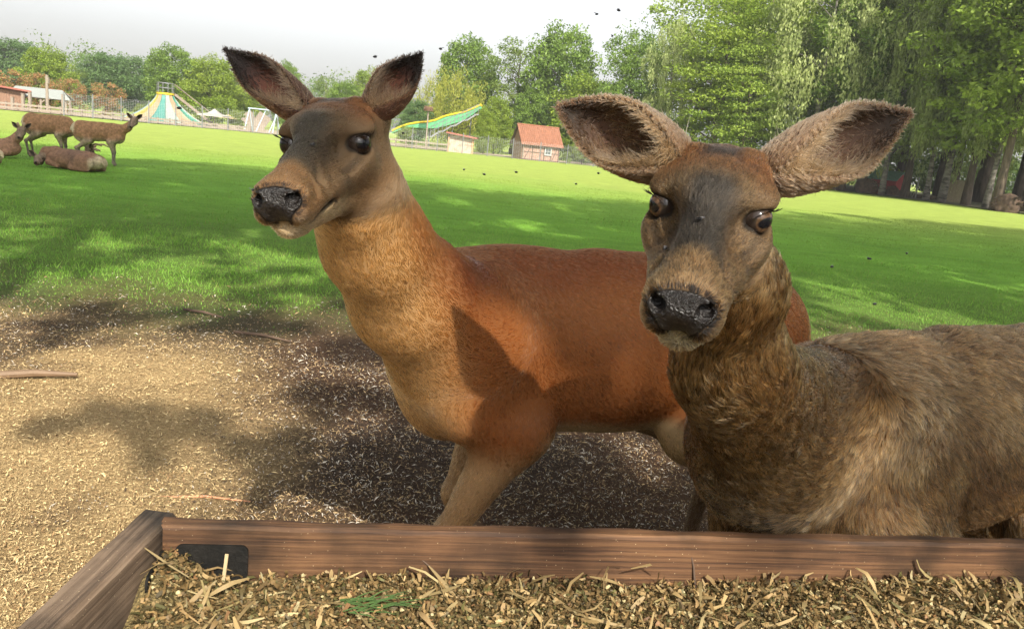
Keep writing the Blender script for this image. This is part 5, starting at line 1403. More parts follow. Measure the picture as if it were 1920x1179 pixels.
def coat_front(p, hp):
    c = np.tile((0.245, 0.148, 0.078), (len(p), 1)).astype(float)
    nz = vnoise(p, 11, 9, 3); n2 = vnoise(p, 30, 4, 2)
    c = mixc(c, (0.150, 0.080, 0.040), ssm(0.15, 0.75, nz) * 0.8)
    c = mixc(c, (0.330, 0.225, 0.130), ssm(0.1, 0.8, n2) * 0.5)
    c = mixc(c, (0.200, 0.115, 0.065), ssm(0.94, 1.05, p[:, 2] + 0.02 * n2) * 0.7)
    c = mixc(c, (0.300, 0.155, 0.070), ssm(0.16, 0.0, np.hypot(p[:, 1] - 0.42, p[:, 2] - 0.75)) * 0.6)
    c = mixc(c, (0.265, 0.172, 0.098), ssm(0.50, 0.62, p[:, 1]))
    return face_colour(c, hp, (0.170, 0.098, 0.050), (0.200, 0.085, 0.034), (0.045, 0.035, 0.030), (0.250, 0.140, 0.068), (0.42, 0.32, 0.20), (0.86, 0.98, 1.18))


_cr, _cf = coat_rear, coat_front
def coat_rear(p, hp): return _cr(p, hp) * [0.92, 0.86, 0.66]
def coat_front(p, hp): return _cf(p, hp) * [0.64, 0.60, 0.46]


def deer_xy(withers, croup):
    """root location and yaw of a deer whose spine passes through two world points"""
    w, q = np.array(withers[:2]), np.array(croup[:2]); f = unit(w - q)
    return np.array([*(w - f * 0.42), 0.0]), math.atan2(-f[0], f[1])


def to_local(loc, yaw):
    c, s = math.cos(yaw), math.sin(yaw); R = np.array([[c, -s, 0], [s, c, 0], [0, 0, 1]])
    return lambda p: R.T @ (np.asarray(p, float) - loc)


# ---- the sleek rust-red hind standing behind
locR, yawR = deer_xy(up(880, 470, 2.0), up(1440, 492, 2.35)); LR = to_local(locR, yawR)
nR = [LR(up(672, 372, 1.50)), LR(up(706, 458, 1.62)), LR(up(772, 556, 1.79)), LR(up(858, 636, 1.96))]
def neck_rear(occ, thr, HL):
    return [(occ, nR[0], 0.062, 0.074, 0.07, None), (nR[0], nR[1], 0.074, 0.090, 0.08, None), (thr, nR[1], 0.034, 0.065, 0.06, None),
            (nR[1], nR[2], 0.090, 0.124, 0.09, None), (nR[2], nR[3], 0.124, 0.152, 0.09, None), (nR[3], (0, 0.34, 0.90), 0.155, 0.16, 0.09, None)]
eR1, eR2 = up(527, 270, 1.43), up(704, 284, 1.36)
PR = dict(seed=3, yaw=yawR, loc=locR, eye_mid=(eR1 + eR2) / 2, nose=up(517, 388, 1.205), head_x=eR1 - eR2, head_scale=1.06, h=1.02, neck=neck_rear,
          coat=coat_rear, n_lock=16000, lock=0.40, lock_tone=0.11, n_fur=220000, head_density=6.0, clump=26.0, wave=0.10, jitter=0.16, lift=0.16, hair_r=0.00062, fleck=0.13, dark_hair=0.05,
          len=lambda p, hp, w: (0.013 + 0.006 * ssm(0.4, 0.7, p[:, 1])) * (1 - w) + 0.0095 * w,
          fore={-1: dict(elbow=(-0.135, 0.30, 0.66), carpus=(-0.115, 0.45, 0.38), fetlock=(-0.115, 0.50, 0.12), toe=(-0.115, 0.55, 0.045)),
                1: dict(elbow=(0.135, 0.26, 0.64), carpus=(0.11, 0.36, 0.38), fetlock=(0.11, 0.34, 0.11), toe=(0.11, 0.38, 0.045))},
          ears={1: dict(tip=up(421, 92, 1.50), open=(0.35, -1, 0.0), w=0.076), -1: dict(tip=up(787, 100, 1.44), open=(-0.35, -0.9, -0.1), w=0.076)},
          n_ear=2600, ear_len=0.008, ear_lift=0.2,
          ear_in=lambda uv: mixc(mixc(np.tile((0.15, 0.058, 0.036), (len(uv), 1)), (0.014, 0.010, 0.009), ssm(0.45, 0.85, uv[:, 0])), (0.02, 0.015, 0.012), 0.7 * ssm(0.4, 0.9, np.abs(uv[:, 1]))),
          ear_hair=lambda uv: mixc(np.tile((0.260, 0.170, 0.100), (len(uv), 1)), (0.018, 0.013, 0.011), np.maximum(ssm(0.36, 0.62, uv[:, 0]), 0)),
          ear_out=lambda uv: mixc(np.tile((0.10, 0.050, 0.027), (len(uv), 1)), (0.014, 0.010, 0.009), ssm(0.5, 0.9, uv[:, 0])),
          eye=eye_mat('dark_brown_eye', (0.016, 0.009, 0.006)), group=None)
deer_rear, HLR, _ = make_deer('deer', 'sleek rust red deer standing broadside with wet grey face and upright ears', PR)

# ---- the shaggy tan hind reaching over the trough
locF, yawF = deer_xy(up(1600, 636, 1.66), up(1920, 618, 2.02)); LF = to_local(locF, yawF)
nF = [LF(up(1366, 545, 1.20)), LF(up(1370, 690, 1.31)), LF(up(1434, 836, 1.58)), LF(up(1446, 985, 1.67)), LF(up(1462, 1120, 1.76))]
def neck_front(occ, thr, HL):
    return [(occ, nF[0], 0.056, 0.066, 0.04, None), (thr, nF[0], 0.040, 0.06, 0.04, None), (nF[0], nF[1], 0.066, 0.080, 0.05, None),
            (nF[1], nF[2], 0.082, 0.130, 0.06, None), (nF[2], (0, 0.40, 0.84), 0.130, 0.165, 0.07, None), (nF[1], (0, 0.42, 0.91), 0.055, 0.09, 0.06, None)]
eF1, eF2 = up(1216, 398, 1.065), up(1446, 409, 1.045)
PF = dict(seed=5, yaw=yawF, loc=locF, eye_mid=(eF1 + eF2) / 2, nose=up(1273, 598, 0.885), head_x=eF1 - eF2, head_scale=1.03, h=0.95, girth=1.0, neck=neck_front,
          extra=[(nF[2], nF[3], 0.128, 0.108, 0.06), (nF[3], nF[4], 0.108, 0.09, 0.06), ((0.07, 0.46, 0.74), (0.12, 0.36, 0.52), 0.085, 0.075, 0.05), ((-0.07, 0.46, 0.74), (-0.12, 0.36, 0.52), 0.085, 0.075, 0.05)], coat=coat_front, n_lock=24000, lock=0.45, lock_tone=0.32, n_fur=280000, head_density=5.0, clump=24.0, wave=0.50, jitter=0.26, lift=0.30, hair_r=0.00105, fleck=0.28, dark_hair=0.24,
          len=lambda p, hp, w: (0.036 - 0.010 * ssm(0.45, 0.65, p[:, 1]) + 0.004 * vnoise(p, 25, 2)) * (1 - w) + 0.0095 * w,
          ears={1: dict(tip=up(1050, 200, 1.13), open=(0.15, -1, -0.05), w=0.096), -1: dict(tip=up(1708, 213, 1.13), open=(-0.15, -1, -0.05), w=0.096)},
          n_ear=4200, ear_len=0.010, ear_lift=0.45,
          ear_in=lambda uv: mixc(np.tile((0.070, 0.036, 0.022), (len(uv), 1)), (0.022, 0.016, 0.012), ssm(0.5, 0.95, uv[:, 0])),
          ear_hair=lambda uv: mixc(np.tile((0.200, 0.130, 0.074), (len(uv), 1)), (0.055, 0.032, 0.019), ssm(0.40, 0.80, uv[:, 0])),
          ear_out=lambda uv: mixc(np.tile((0.175, 0.105, 0.058), (len(uv), 1)), (0.075, 0.042, 0.024), ssm(0.6, 0.95, uv[:, 0])),
          eye=eye_mat('amber_eye', (0.090, 0.050, 0.026)))
deer_front, HLF, _ = make_deer('deer', 'shaggy tan deer looking over the wooden feed trough with wide spread ears', PF)
# ---- the herd resting and grazing out on the grass
def herd_coat(p, hp):
    c = np.tile((0.190, 0.088, 0.042), (len(p), 1)).astype(float); nz = vnoise(p, 9, 8, 3)
    c = mixc(c, (0.130, 0.060, 0.030), ssm(0.0, 0.8, nz) * 0.7)
    c = mixc(c, (0.200, 0.130, 0.078), ssm(0.74, 0.62, p[:, 2] + 0.03 * nz))
    c = mixc(c, (0.120, 0.085, 0.060), ssm(0.50, 0.32, p[:, 2]))
    c = mixc(c, (0.36, 0.25, 0.15), ssm(-0.53, -0.60, p[:, 1]) * ssm(0.72, 0.86, p[:, 2]))
    return c


def herd_deer(label, loc, yaw, scale, head_at, head_fwd, head_up, neck, P=None, lying=None, ears=True, antlers=None, coat=None):
    """small deer in the distance: same anatomy on a coarser grid"""
    P = dict(dict(girth=0.84, tuck=0.10), **(P or {})); root = tag(empty('deer', loc, yaw), label, 'deer'); root.scale = (scale,) * 3
    body = lying() if lying else body_sdf(P)
    if head_at is not None:
        HT = np.array(head_at, float); hy = unit(head_fwd); hx = unit(np.cross(hy, head_up)); hz = np.cross(hx, hy); HR = np.stack([hx, hy, hz], 1)
        HL = lambda q: HR @ (np.asarray(q, float) * 1.08) + HT
        occ = HL((0, -0.10, -0.03))
        for (a, b, r1, r2) in neck(occ): body.cone(b, a, r2, r1, k=0.06)
        hd = head_sdf()
        hd.p = [q for q in hd.p if q['op'] == 'add']
        for q in hd.p:
            for key in ('r', 'r1', 'r2', 'k', 'c', 'a', 'b'):
                if key in q: q[key] = q[key] * 1.08
        body.extend(hd, HR, HT)
    los, his = zip(*[Sdf.box_of(q) for q in body.p]); lo, hi = np.min(los, 0) - 0.04, np.max(his, 0) + 0.04; lo[2] = max(lo[2], -0.01)
    xs, ys, zs = [np.arange(lo[d], hi[d] + 0.015, 0.0165) for d in range(3)]
    V, Q = surface_nets(body.field(xs, ys, zs), xs, ys, zs); V = relax(V, Q, 2, 0.45)
    col = (coat or herd_coat)(V, None) * [1.45, 1.75, 1.9]
    if head_at is not None:
        hp = (V - HT) @ HR / 1.08; ish = ssm(0.22, 0.14, np.abs(hp[:, 1] - 0.04)) * ssm(0.13, 0.10, np.abs(hp[:, 0])) * ssm(0.15, 0.11, np.abs(hp[:, 2] + 0.02))
        f = np.tile((0.20, 0.145, 0.10), (len(V), 1)); f = mixc(f, (0.03, 0.025, 0.02), ssm(0.195, 0.21, hp[:, 1])); col = col * (1 - ish[:, None]) + f * ish[:, None]
    mesh_obj('body', V, Q, M_hidefar, root, smooth=True, colors=col)
    if head_at is not None:
        for s in (-1, 1):
            vs, fs = uv_sphere(0.022, 10, 8); e = mesh_obj('eye', np.array(vs) + HL(EYE_C * [s, 1, 1]), fs, M_lash, root, smooth=True)
        mesh_obj('nose', np.array(uv_sphere(0.030, 10, 8)[0]) * [1.1, 0.6, 0.8] + HL((0, 0.212, -0.022)), uv_sphere(0.030, 10, 8)[1], M_nose, root, smooth=True)
        if ears:
            for s in (-1, 1):
                b, t = HL((s * 0.052, -0.094, 0.026)), HL((s * 0.185, -0.13, 0.125)); Ve, Fe, UV, _f = ear_mesh(b, t, hy * 0.8 + hz * 0.1, 0.095, 12, 9)
                eo = mesh_obj('ear', Ve, Fe, M_skin, root, smooth=True, colors=mixc(np.tile((0.19, 0.135, 0.09), (len(UV), 1)), (0.035, 0.028, 0.022), 1 - ssm(0.2, 0.9, np.abs(UV[:, 1]))))
                eo.modifiers.new('thickness', 'SOLIDIFY').thickness = 0.004
        for pth in antlers(HL) if antlers else []:
            MB().tube(pth, [0.022, 0.024, 0.022, 0.016][:len(pth)] if len(pth) == 4 else 0.022, 7).build('antler', M_velvet, root, smooth=True)
    return root
M_hidefar = tint_mat('summer_coat', rough=0.8, spec=0.15)
_n, _l = M_hidefar.node_tree.nodes, M_hidefar.node_tree.links
_tc = _n.new('ShaderNodeTexCoord'); _nz = _n.new('ShaderNodeTexNoise'); _nz.inputs['Scale'].default_value = 16; _nz.inputs['Detail'].default_value = 7; _nz.inputs['Roughness'].default_value = 0.7; _l.new(_tc.outputs['Object'], _nz.inputs['Vector'])
_mr = _n.new('ShaderNodeMapRange'); _mr.inputs['From Min'].default_value = 0.3; _mr.inputs['From Max'].default_value = 0.7; _mr.inputs['To Min'].default_value = 0.55; _mr.inputs['To Max'].default_value = 1.45; _l.new(_nz.outputs['Fac'], _mr.inputs['Value'])
_hs = _n.new('ShaderNodeHueSaturation'); _l.new(_n['Attribute'].outputs['Color'], _hs.inputs['Color']); _l.new(_mr.outputs[0], _hs.inputs['Value']); _l.new(_hs.outputs[0], _n['Principled BSDF'].inputs['Base Color'])
_bp = _n.new('ShaderNodeBump'); _bp.inputs['Strength'].default_value = 0.6; _bp.inputs['Distance'].default_value = 0.05; _l.new(_nz.outputs['Fac'], _bp.inputs['Height']); _l.new(_bp.outputs[0], _n['Principled BSDF'].inputs['Normal'])
M_velvet = paint('antler_velvet', (0.42, 0.30, 0.20), rough=0.9)


def lying_body():
    b = Sdf(); fl = (0, -1, -0.3)
    b.ell((0, 0.10, 0.20), (0.26, 0.46, 0.20), k=0.06, flow=fl); b.ell((0, -0.28, 0.20), (0.25, 0.36, 0.20), k=0.06, flow=fl)
    b.ell((0, 0.42, 0.21), (0.17, 0.26, 0.18), k=0.06, flow=fl); b.cone((0, 0.45, 0.34), (0, -0.45, 0.33), 0.06, 0.045, k=0.07, flow=fl)
    for s in (-1, 1):
        b.ell((s * 0.20, -0.34, 0.18), (0.12, 0.26, 0.17), k=0.05, flow=fl); b.cone((s * 0.26, -0.15, 0.08), (s * 0.24, -0.50, 0.05), 0.07, 0.035, k=0.04)
        b.cone((s * 0.17, 0.46, 0.12), (s * 0.20, 0.22, 0.06), 0.07, 0.04, k=0.04)
    b.cone((0, -0.60, 0.30), (0, -0.70, 0.16), 0.035, 0.015, k=0.03)
    return b
def lying_coat(p, hp):
    c = np.tile((0.150, 0.070, 0.040), (len(p), 1)).astype(float); nz = vnoise(p, 8, 18, 3)
    c = mixc(c, (0.080, 0.042, 0.028), ssm(0.0, 0.7, nz) * 0.7); c = mixc(c, (0.120, 0.055, 0.032), ssm(0.05, 0.02, np.abs(p[:, 0])) * ssm(0.34, 0.38, p[:, 2]))
    return mixc(c, (0.30, 0.20, 0.12), ssm(-0.50, -0.60, p[:, 1]))


pA = gp(188, 309); pB = gp(95, 299); pC = gp(140, 319); pD = gp(10, 304); pE = gp(8, 312)
herd_deer('brown hind standing broadside on the grass looking at the camera', pA * [0.985, 0.985, 1], math.radians(-72), 0.86, (0.10, 0.80, 1.20), (0.62, -0.15, -0.42), (0.1, 0, 1),
          lambda o: [((0, 0.44, 0.90), (0.02, 0.64, 1.02), 0.15, 0.10), ((0.02, 0.64, 1.02), o, 0.10, 0.068)])
herd_deer('stag with short velvet antlers grazing with its head down', pB, math.radians(-84), 0.90, (0.0, 0.98, 0.30), (0.05, 0.35, -0.95), (0, 0.95, 0.35),
          lambda o: [((0, 0.44, 0.88), (0.0, 0.66, 0.74), 0.15, 0.115), ((0.0, 0.66, 0.74), o, 0.115, 0.075)],
          antlers=lambda H: [[H((s * 0.035, -0.075, 0.05)), H((s * 0.10, -0.12, 0.14)), H((s * 0.20, -0.10, 0.24)), H((s * 0.17, -0.02, 0.34))] for s in (-1, 1)] + [[H((s * 0.04, -0.075, 0.05)), H((s * 0.07, 0.0, 0.12)), H((s * 0.08, 0.04, 0.17))] for s in (-1, 1)])
herd_deer('dark brown deer lying on the grass with its back to the camera', pC, math.radians(78), 0.98, (-0.26, 0.62, 0.16), (-0.8, -0.5, -0.15), (0, 0, 1),
          lambda o: [((0, 0.45, 0.30), (-0.05, 0.62, 0.30), 0.14, 0.10), ((-0.05, 0.62, 0.30), o, 0.10, 0.07)], lying=lying_body, coat=lying_coat)
herd_deer('young stag with antler stubs lying with its head raised', pD + [-1.15, 1.2, 0], math.radians(-75), 0.95, (0.12, 0.72, 0.62), (0.75, 0.05, -0.45), (0, 0, 1),
          lambda o: [((0, 0.42, 0.30), (0.02, 0.62, 0.48), 0.14, 0.10), ((0.02, 0.62, 0.48), o, 0.10, 0.07)], lying=lying_body, coat=lambda p, h: lying_coat(p, h) * 1.25,
          antlers=lambda H: [[H((s * 0.035, -0.075, 0.05)), H((s * 0.05, -0.085, 0.10)), H((s * 0.06, -0.09, 0.15))] for s in (-1, 1)])
herd_deer('light brown deer lying in front of the young stag, rump turned away', pE + [-0.75, 0.0, 0], math.radians(95), 1.0, (-0.10, 0.85, 0.42), (-0.3, 0.9, -0.3), (0, 0, 1),
          lambda o: [((0, 0.45, 0.30), (-0.02, 0.64, 0.38), 0.14, 0.10), ((-0.02, 0.64, 0.38), o, 0.10, 0.07)], lying=lying_body, coat=lambda p, h: lying_coat(p, h) * 1.45)
# ================================================================== feed trough
TZ = 0.72
M_plank = None
def plank_mat(name, dark, mid, light, axis):
    m, n, l, b = new_mat(name)
    tc = n.new('ShaderNodeTexCoord'); mp = n.new('ShaderNodeMapping'); mp.inputs['Scale'].default_value = (0.8, 40, 40) if axis == 'x' else (40, 0.8, 40)
    l.new(tc.outputs['Object'], mp.inputs['Vector'])
    g = n.new('ShaderNodeTexNoise'); g.inputs['Scale'].default_value = 3.0; g.inputs['Detail'].default_value = 8; g.inputs['Roughness'].default_value = 0.65; g.inputs['Distortion'].default_value = 0.25; l.new(mp.outputs[0], g.inputs['Vector'])
    s = n.new('ShaderNodeTexNoise'); s.inputs['Scale'].default_value = 5.5; s.inputs['Detail'].default_value = 6; l.new(tc.outputs['Object'], s.inputs['Vector'])
    rp = n.new('ShaderNodeValToRGB'); e = rp.color_ramp.elements; e.new(0.5)
    e[0].position, e[1].position, e[2].position = 0.36, 0.48, 0.64; e[0].color, e[1].color, e[2].color = (*dark, 1), (*mid, 1), (*light, 1); l.new(g.outputs['Fac'], rp.inputs[0])
    st = n.new('ShaderNodeValToRGB'); st.color_ramp.elements[0].position = 0.38; st.color_ramp.elements[1].position = 0.60; st.color_ramp.elements[0].color = (0.30, 0.30, 0.29, 1); st.color_ramp.elements[1].color = (1.3, 1.2, 1.1, 1); l.new(s.outputs['Fac'], st.inputs[0])
    mx = n.new('ShaderNodeMix'); mx.data_type = 'RGBA'; mx.blend_type = 'MULTIPLY'; mx.inputs['Factor'].default_value = 1.0; l.new(rp.outputs[0], mx.inputs['A']); l.new(st.outputs[0], mx.inputs['B'])
    fl = n.new('ShaderNodeTexVoronoi'); fl.inputs['Scale'].default_value = 95; l.new(tc.outputs['Object'], fl.inputs['Vector'])
    fr = n.new('ShaderNodeMapRange'); fr.inputs['From Min'].default_value = 0.10; fr.inputs['From Max'].default_value = 0.04; l.new(fl.outputs['Distance'], fr.inputs['Value'])
    f2 = n.new('ShaderNodeMath'); f2.operation = 'MULTIPLY'; l.new(fr.outputs[0], f2.inputs[0])
    sr = n.new('ShaderNodeMapRange'); sr.inputs['From Min'].default_value = 0.45; sr.inputs['From Max'].default_value = 0.6; l.new(s.outputs['Fac'], sr.inputs['Value']); l.new(sr.outputs[0], f2.inputs[1])
    m2 = n.new('ShaderNodeMix'); m2.data_type = 'RGBA'; m2.inputs['B'].default_value = (0.38, 0.30, 0.19, 1); l.new(f2.outputs[0], m2.inputs['Factor']); l.new(mx.outputs['Result'], m2.inputs['A'])
    l.new(m2.outputs['Result'], b.inputs['Base Color']); b.inputs['Roughness'].default_value = 0.72; b.inputs['Specular IOR Level'].default_value = 0.25
    bp = n.new('ShaderNodeBump'); bp.inputs['Strength'].default_value = 0.45; bp.inputs['Distance'].default_value = 0.004; l.new(g.outputs['Fac'], bp.inputs['Height']); l.new(bp.outputs[0], b.inputs['Normal'])
    return m
M_plankb = plank_mat('worn_brown_plank', (0.028, 0.015, 0.009), (0.062, 0.033, 0.017), (0.105, 0.058, 0.029), 'x')
M_plankg = plank_mat('grey_brown_plank', (0.045, 0.033, 0.024), (0.085, 0.063, 0.046), (0.130, 0.100, 0.075), 'y')
M_iron = noise_mat('black_iron', [(0.3, (0.004, 0.004, 0.0035)), (0.7, (0.014, 0.012, 0.010))], scale=30, rough=0.75, spec=0.15, bump=0.2)

cA = gp(312, 967, TZ); cB = gp(1915, 1007, TZ)                       # far edge of the back plank
d_ = unit(cB - cA); back_ang = math.atan2(d_[1], d_[0])
tr_root = tag(empty('feed_trough', (cA[0], cA[1], 0), back_ang), 'weathered wooden feed trough filled with chopped fodder', 'trough')
# trough space: x along the back plank, y away from the camera; the left corner is the origin
def wavy_plank(L, w, h, c, along, seed, mat, name, nseg=40, amp=0.0011):
    """plank with slightly worn, uneven edges"""
    r = np.random.default_rng(seed); vs, fs = [], []
    for k in range(nseg + 1):
        u = -L / 2 + L * k / nseg; e = [amp * math.sin(u * 9 + i * 2.1 + seed) + amp * 0.8 * math.sin(u * 31 + i + seed) + r.normal() * amp * 0.25 for i in range(6)]; bv = 0.006
        ring = [(-w / 2 + e[0] * 0.5, -h / 2), (w / 2, -h / 2), (w / 2 + e[1] * 0.4, h / 2 - bv + e[2]), (w / 2 - bv + e[1], h / 2 + e[2]), (-w / 2 + bv + e[3], h / 2 + e[4]), (-w / 2 + e[3] * 0.5, h / 2 - bv + e[4])]
        for (a, b) in ring: vs.append((c[0] + u, c[1] + a, c[2] + b) if along == 'x' else (c[0] + a, c[1] + u, c[2] + b))
    for k in range(nseg):
        for q in range(6): fs.append((k * 6 + q, k * 6 + (q + 1) % 6, (k + 1) * 6 + (q + 1) % 6, (k + 1) * 6 + q))
    fs += [tuple(range(6))[::-1], tuple(nseg * 6 + q for q in range(6))]
    if along == 'y': fs = [f[::-1] for f in fs]
    return mesh_obj(name, vs, fs, mat, tr_root)
LB = 2.05; TB = 0.034
wavy_plank(LB, TB, 0.15, (LB / 2 - 0.002, -TB / 2, TZ - 0.075), 'x', 1, M_plankb, 'back_plank', 90)
# left plank runs back towards the camera
lp = [np.linalg.inv(np.array([[math.cos(back_ang), -math.sin(back_ang)], [math.sin(back_ang), math.cos(back_ang)]])) @ (q[:2] - cA[:2]) for q in (gp(268, 962, TZ), gp(314, 968, TZ), gp(18, 1179, TZ), gp(112, 1179, TZ))]
far_mid, near_mid = (lp[0] + lp[1]) / 2, (lp[2] + lp[3]) / 2; wl_ = np.linalg.norm(lp[2] - lp[3]) * 0.97
dirl = unit(near_mid - far_mid); angl = math.atan2(dirl[1], dirl[0]) + math.pi / 2
left = wavy_plank(0.80, 0.056, 0.16, (0, 0, 0), 'y', 2, M_plankg, 'side_plank', 44)
left.location = (far_mid[0] + dirl[0] * 0.385, far_mid[1] + dirl[1] * 0.385, TZ - 0.080); left.rotation_euler = (0, 0, angl)
right = wavy_plank(0.80, 0.056, 0.16, (0, 0, 0), 'y', 3, M_plankg, 'side_plank', 44)
right.location = (LB + 0.03, -0.385, TZ - 0.080)
wavy_plank(LB + 0.1, 0.034, 0.15, (LB / 2, -0.79, TZ - 0.075), 'x', 4, M_plankb, 'front_plank', 60)
for k in range(6): MB().box((LB / 2, -0.09 - k * 0.128, TZ - 0.165), (LB, 0.124, 0.02)).build('floor_board', M_plankb, tr_root)
for x in (0.12, LB - 0.12):
    for y in (-0.10, -0.68): MB().box((x, y, (TZ - 0.17) / 2 - 0.02), (0.07, 0.07, TZ - 0.13), None, 0.004).build('leg', M_plankg, tr_root)
# black iron corner plates with bolts
def plate(c, w, h, nx, name='corner_plate'):
    bm = bmesh.new(); rr = 0.012; pts = []
    for cx, cz, a0 in ((w / 2 - rr, h / 2 - rr, 0), (-w / 2 + rr, h / 2 - rr, 90), (-w / 2 + rr, -h / 2 + rr, 180), (w / 2 - rr, -h / 2 + rr, 270)):
        for k in range(5): a = math.radians(a0 + k * 22.5); pts.append((cx + rr * math.cos(a), cz + rr * math.sin(a)))
    n = len(pts); t = 0.004
    vs = [(c[0] + x, c[1] - t, c[2] + z) if nx == 'y' else (c[0] + t, c[1] + x, c[2] + z) for x, z in pts] + [(c[0] + x, c[1], c[2] + z) if nx == 'y' else (c[0], c[1] + x, c[2] + z) for x, z in pts]
    fs = [tuple(range(n))[::-1], tuple(range(n, 2 * n))] + [(i, (i + 1) % n, n + (i + 1) % n, n + i) for i in range(n)]
    o = MB().add(vs, fs).build(name, M_iron, tr_root)
    for dx, dz in ((-0.3, 0.28), (0.3, 0.28), (-0.3, -0.2), (0.33, -0.25), (0.05, 0.05)):
        q = (c[0] + dx * w, c[1] - t - 0.002, c[2] + dz * h) if nx == 'y' else (c[0] + t + 0.002, c[1] + dx * w, c[2] + dz * h)
        MB().tube([Vector(q) - (Vector((0, -0.004, 0)) if nx == 'y' else Vector((0.004, 0, 0))), q], 0.0045, 8).build('bolt', M_iron, o)
plate((0.082, -TB - 0.002, TZ - 0.082), 0.115, 0.105, 'y')
ix = lp[1][0]
plate((ix + 0.003, -0.085, TZ - 0.086), 0.095, 0.10, 'x')

# ---- chopped maize fodder heaped in the trough
def fodder(n, seed):
    r = np.random.default_rng(seed)
    x = r.uniform(ix + 0.004, LB - 0.01, n); y = -TB - 0.004 - 0.73 * r.random(n)
    def top(x, y):
        p = np.stack([x, y, 0 * x], 1)
        return TZ - 0.082 + 0.012 * vnoise(p, 9, 5, 2) + 0.010 * vnoise(p, 28, 6, 2) + 0.050 * np.exp(-((x - 0.02) / 0.05) ** 2) * np.exp(-((y + 0.06) / 0.10) ** 2) - 0.010 * ssm(-0.1, -0.5, y)
    z = top(x, y) - 0.004 + 0.012 * r.random(n) ** 2
    kind = r.random(n); big = kind > 0.984; mid = (kind > 0.86) & ~big
    L = np.where(big, r.uniform(0.030, 0.085, n), np.where(mid, r.uniform(0.011, 0.024, n), r.uniform(0.003, 0.009, n)))
    w = np.where(big, r.uniform(0.003, 0.008, n), np.where(mid, r.uniform(0.003, 0.007, n), r.uniform(0.0022, 0.0062, n)))
    a = r.uniform(0, 2 * math.pi, n); ti = r.normal(size=n) * np.where(big, 0.30, 0.55); ro = r.normal(size=n) * 0.8
    d = np.stack([np.cos(a) * np.cos(ti), np.sin(a) * np.cos(ti), np.sin(ti)], 1); s0 = np.stack([-np.sin(a), np.cos(a), 0 * a], 1); u0 = np.cross(d, s0)
    s = s0 * np.cos(ro)[:, None] + u0 * np.sin(ro)[:, None]; u = np.cross(d, s)
    c = np.stack([x, y, z + np.abs(np.sin(ti)) * L * 0.40], 1); cur = r.normal(size=n) * 0.18
    j = lambda q: (1 + q * r.normal(size=n))
    P = []
    w0_ = np.where(big, 0.5, r.uniform(0.35, 1.1, n)); w1_ = np.where(big, 0.35, r.uniform(0.2, 1.0, n))
    for t, wf in ((-0.5, w0_), (-0.12, 1.0), (0.2, 0.95), (0.5, w1_)):
        m = c + d * (L * t * j(0.08))[:, None] + u * (L * cur * (1 - (2 * t) ** 2))[:, None]
        P += [m - s * (w * wf * 0.5 * j(0.25))[:, None], m + s * (w * wf * 0.5 * j(0.25))[:, None]]
    V = np.stack(P, 1)
    lim = np.array([-TB - 0.003]); V[:, :, 1] = np.minimum(V[:, :, 1], lim); V[:, :, 0] = np.maximum(V[:, :, 0], ix - 0.02)
    b = np.arange(n)[:, None] * 8
    Q = np.concatenate([b + [0, 1, 3, 2], b + [2, 3, 5, 4], b + [4, 5, 7, 6]], 1).reshape(-1, 4)
    pal = np.array([(0.27, 0.180, 0.078), (0.37, 0.265, 0.130), (0.17, 0.112, 0.048), (0.46, 0.39, 0.22), (0.085, 0.065, 0.028), (0.13, 0.12, 0.045), (0.22, 0.12, 0.055)])
    col = pal[r.choice(7, n, p=[0.24, 0.15, 0.20, 0.06, 0.19, 0.11, 0.05])] * r.uniform(0.40, 0.95, n)[:, None] * [1, 0.97, 0.90]; col[big] = col[big] * 0.55 + np.array([0.33, 0.245, 0.115]) * 0.45
    o = mesh_obj('chopped_fodder', V.reshape(-1, 3), Q, M_fodder, tr_root, colors=np.repeat(col, 8, 0))
    o.parent = None; o.matrix_world = Matrix.Translation(tr_root.location) @ Matrix.Rotation(back_ang, 4, 'Z')
    tag(o, 'chopped yellow brown maize fodder heaped in the wooden trough', 'fodder', kind='stuff')
    gx_ = np.linspace(ix - 0.01, LB, 90); gy_ = np.linspace(-0.775, -TB + 0.002, 40); A, B_ = np.meshgrid(gx_, gy_, indexing='ij'); zz = top(A.ravel(), B_.ravel()) - 0.006
    i_, j_ = np.meshgrid(np.arange(89), np.arange(39), indexing='ij'); i_, j_ = i_.ravel(), j_.ravel()
    bed = mesh_obj('fodder_bed', np.stack([A.ravel(), B_.ravel(), zz], 1), np.stack([i_ * 40 + j_, (i_ + 1) * 40 + j_, (i_ + 1) * 40 + j_ + 1, i_ * 40 + j_ + 1], 1), noise_mat('fodder_crumbs', [(0.3, (0.05, 0.038, 0.016)), (0.55, (0.17, 0.125, 0.05)), (0.8, (0.36, 0.27, 0.12))], scale=160, rough=0.9, bump=0.8, bump_scale=220), o)
    tag(bed, kind='stuff')
    return top
M_fodder = tint_mat('fodder_piece', rough=0.6, spec=0.25, trans=0.12)
fod_top = fodder(75000, 3)
TM = Matrix.Translation(tr_root.location) @ Matrix.Rotation(back_ang, 4, 'Z')
def in_trough(x, y, dz=0.0): return TM @ Vector((x, y, float(fod_top(np.array([x]), np.array([y]))[0]) + dz))
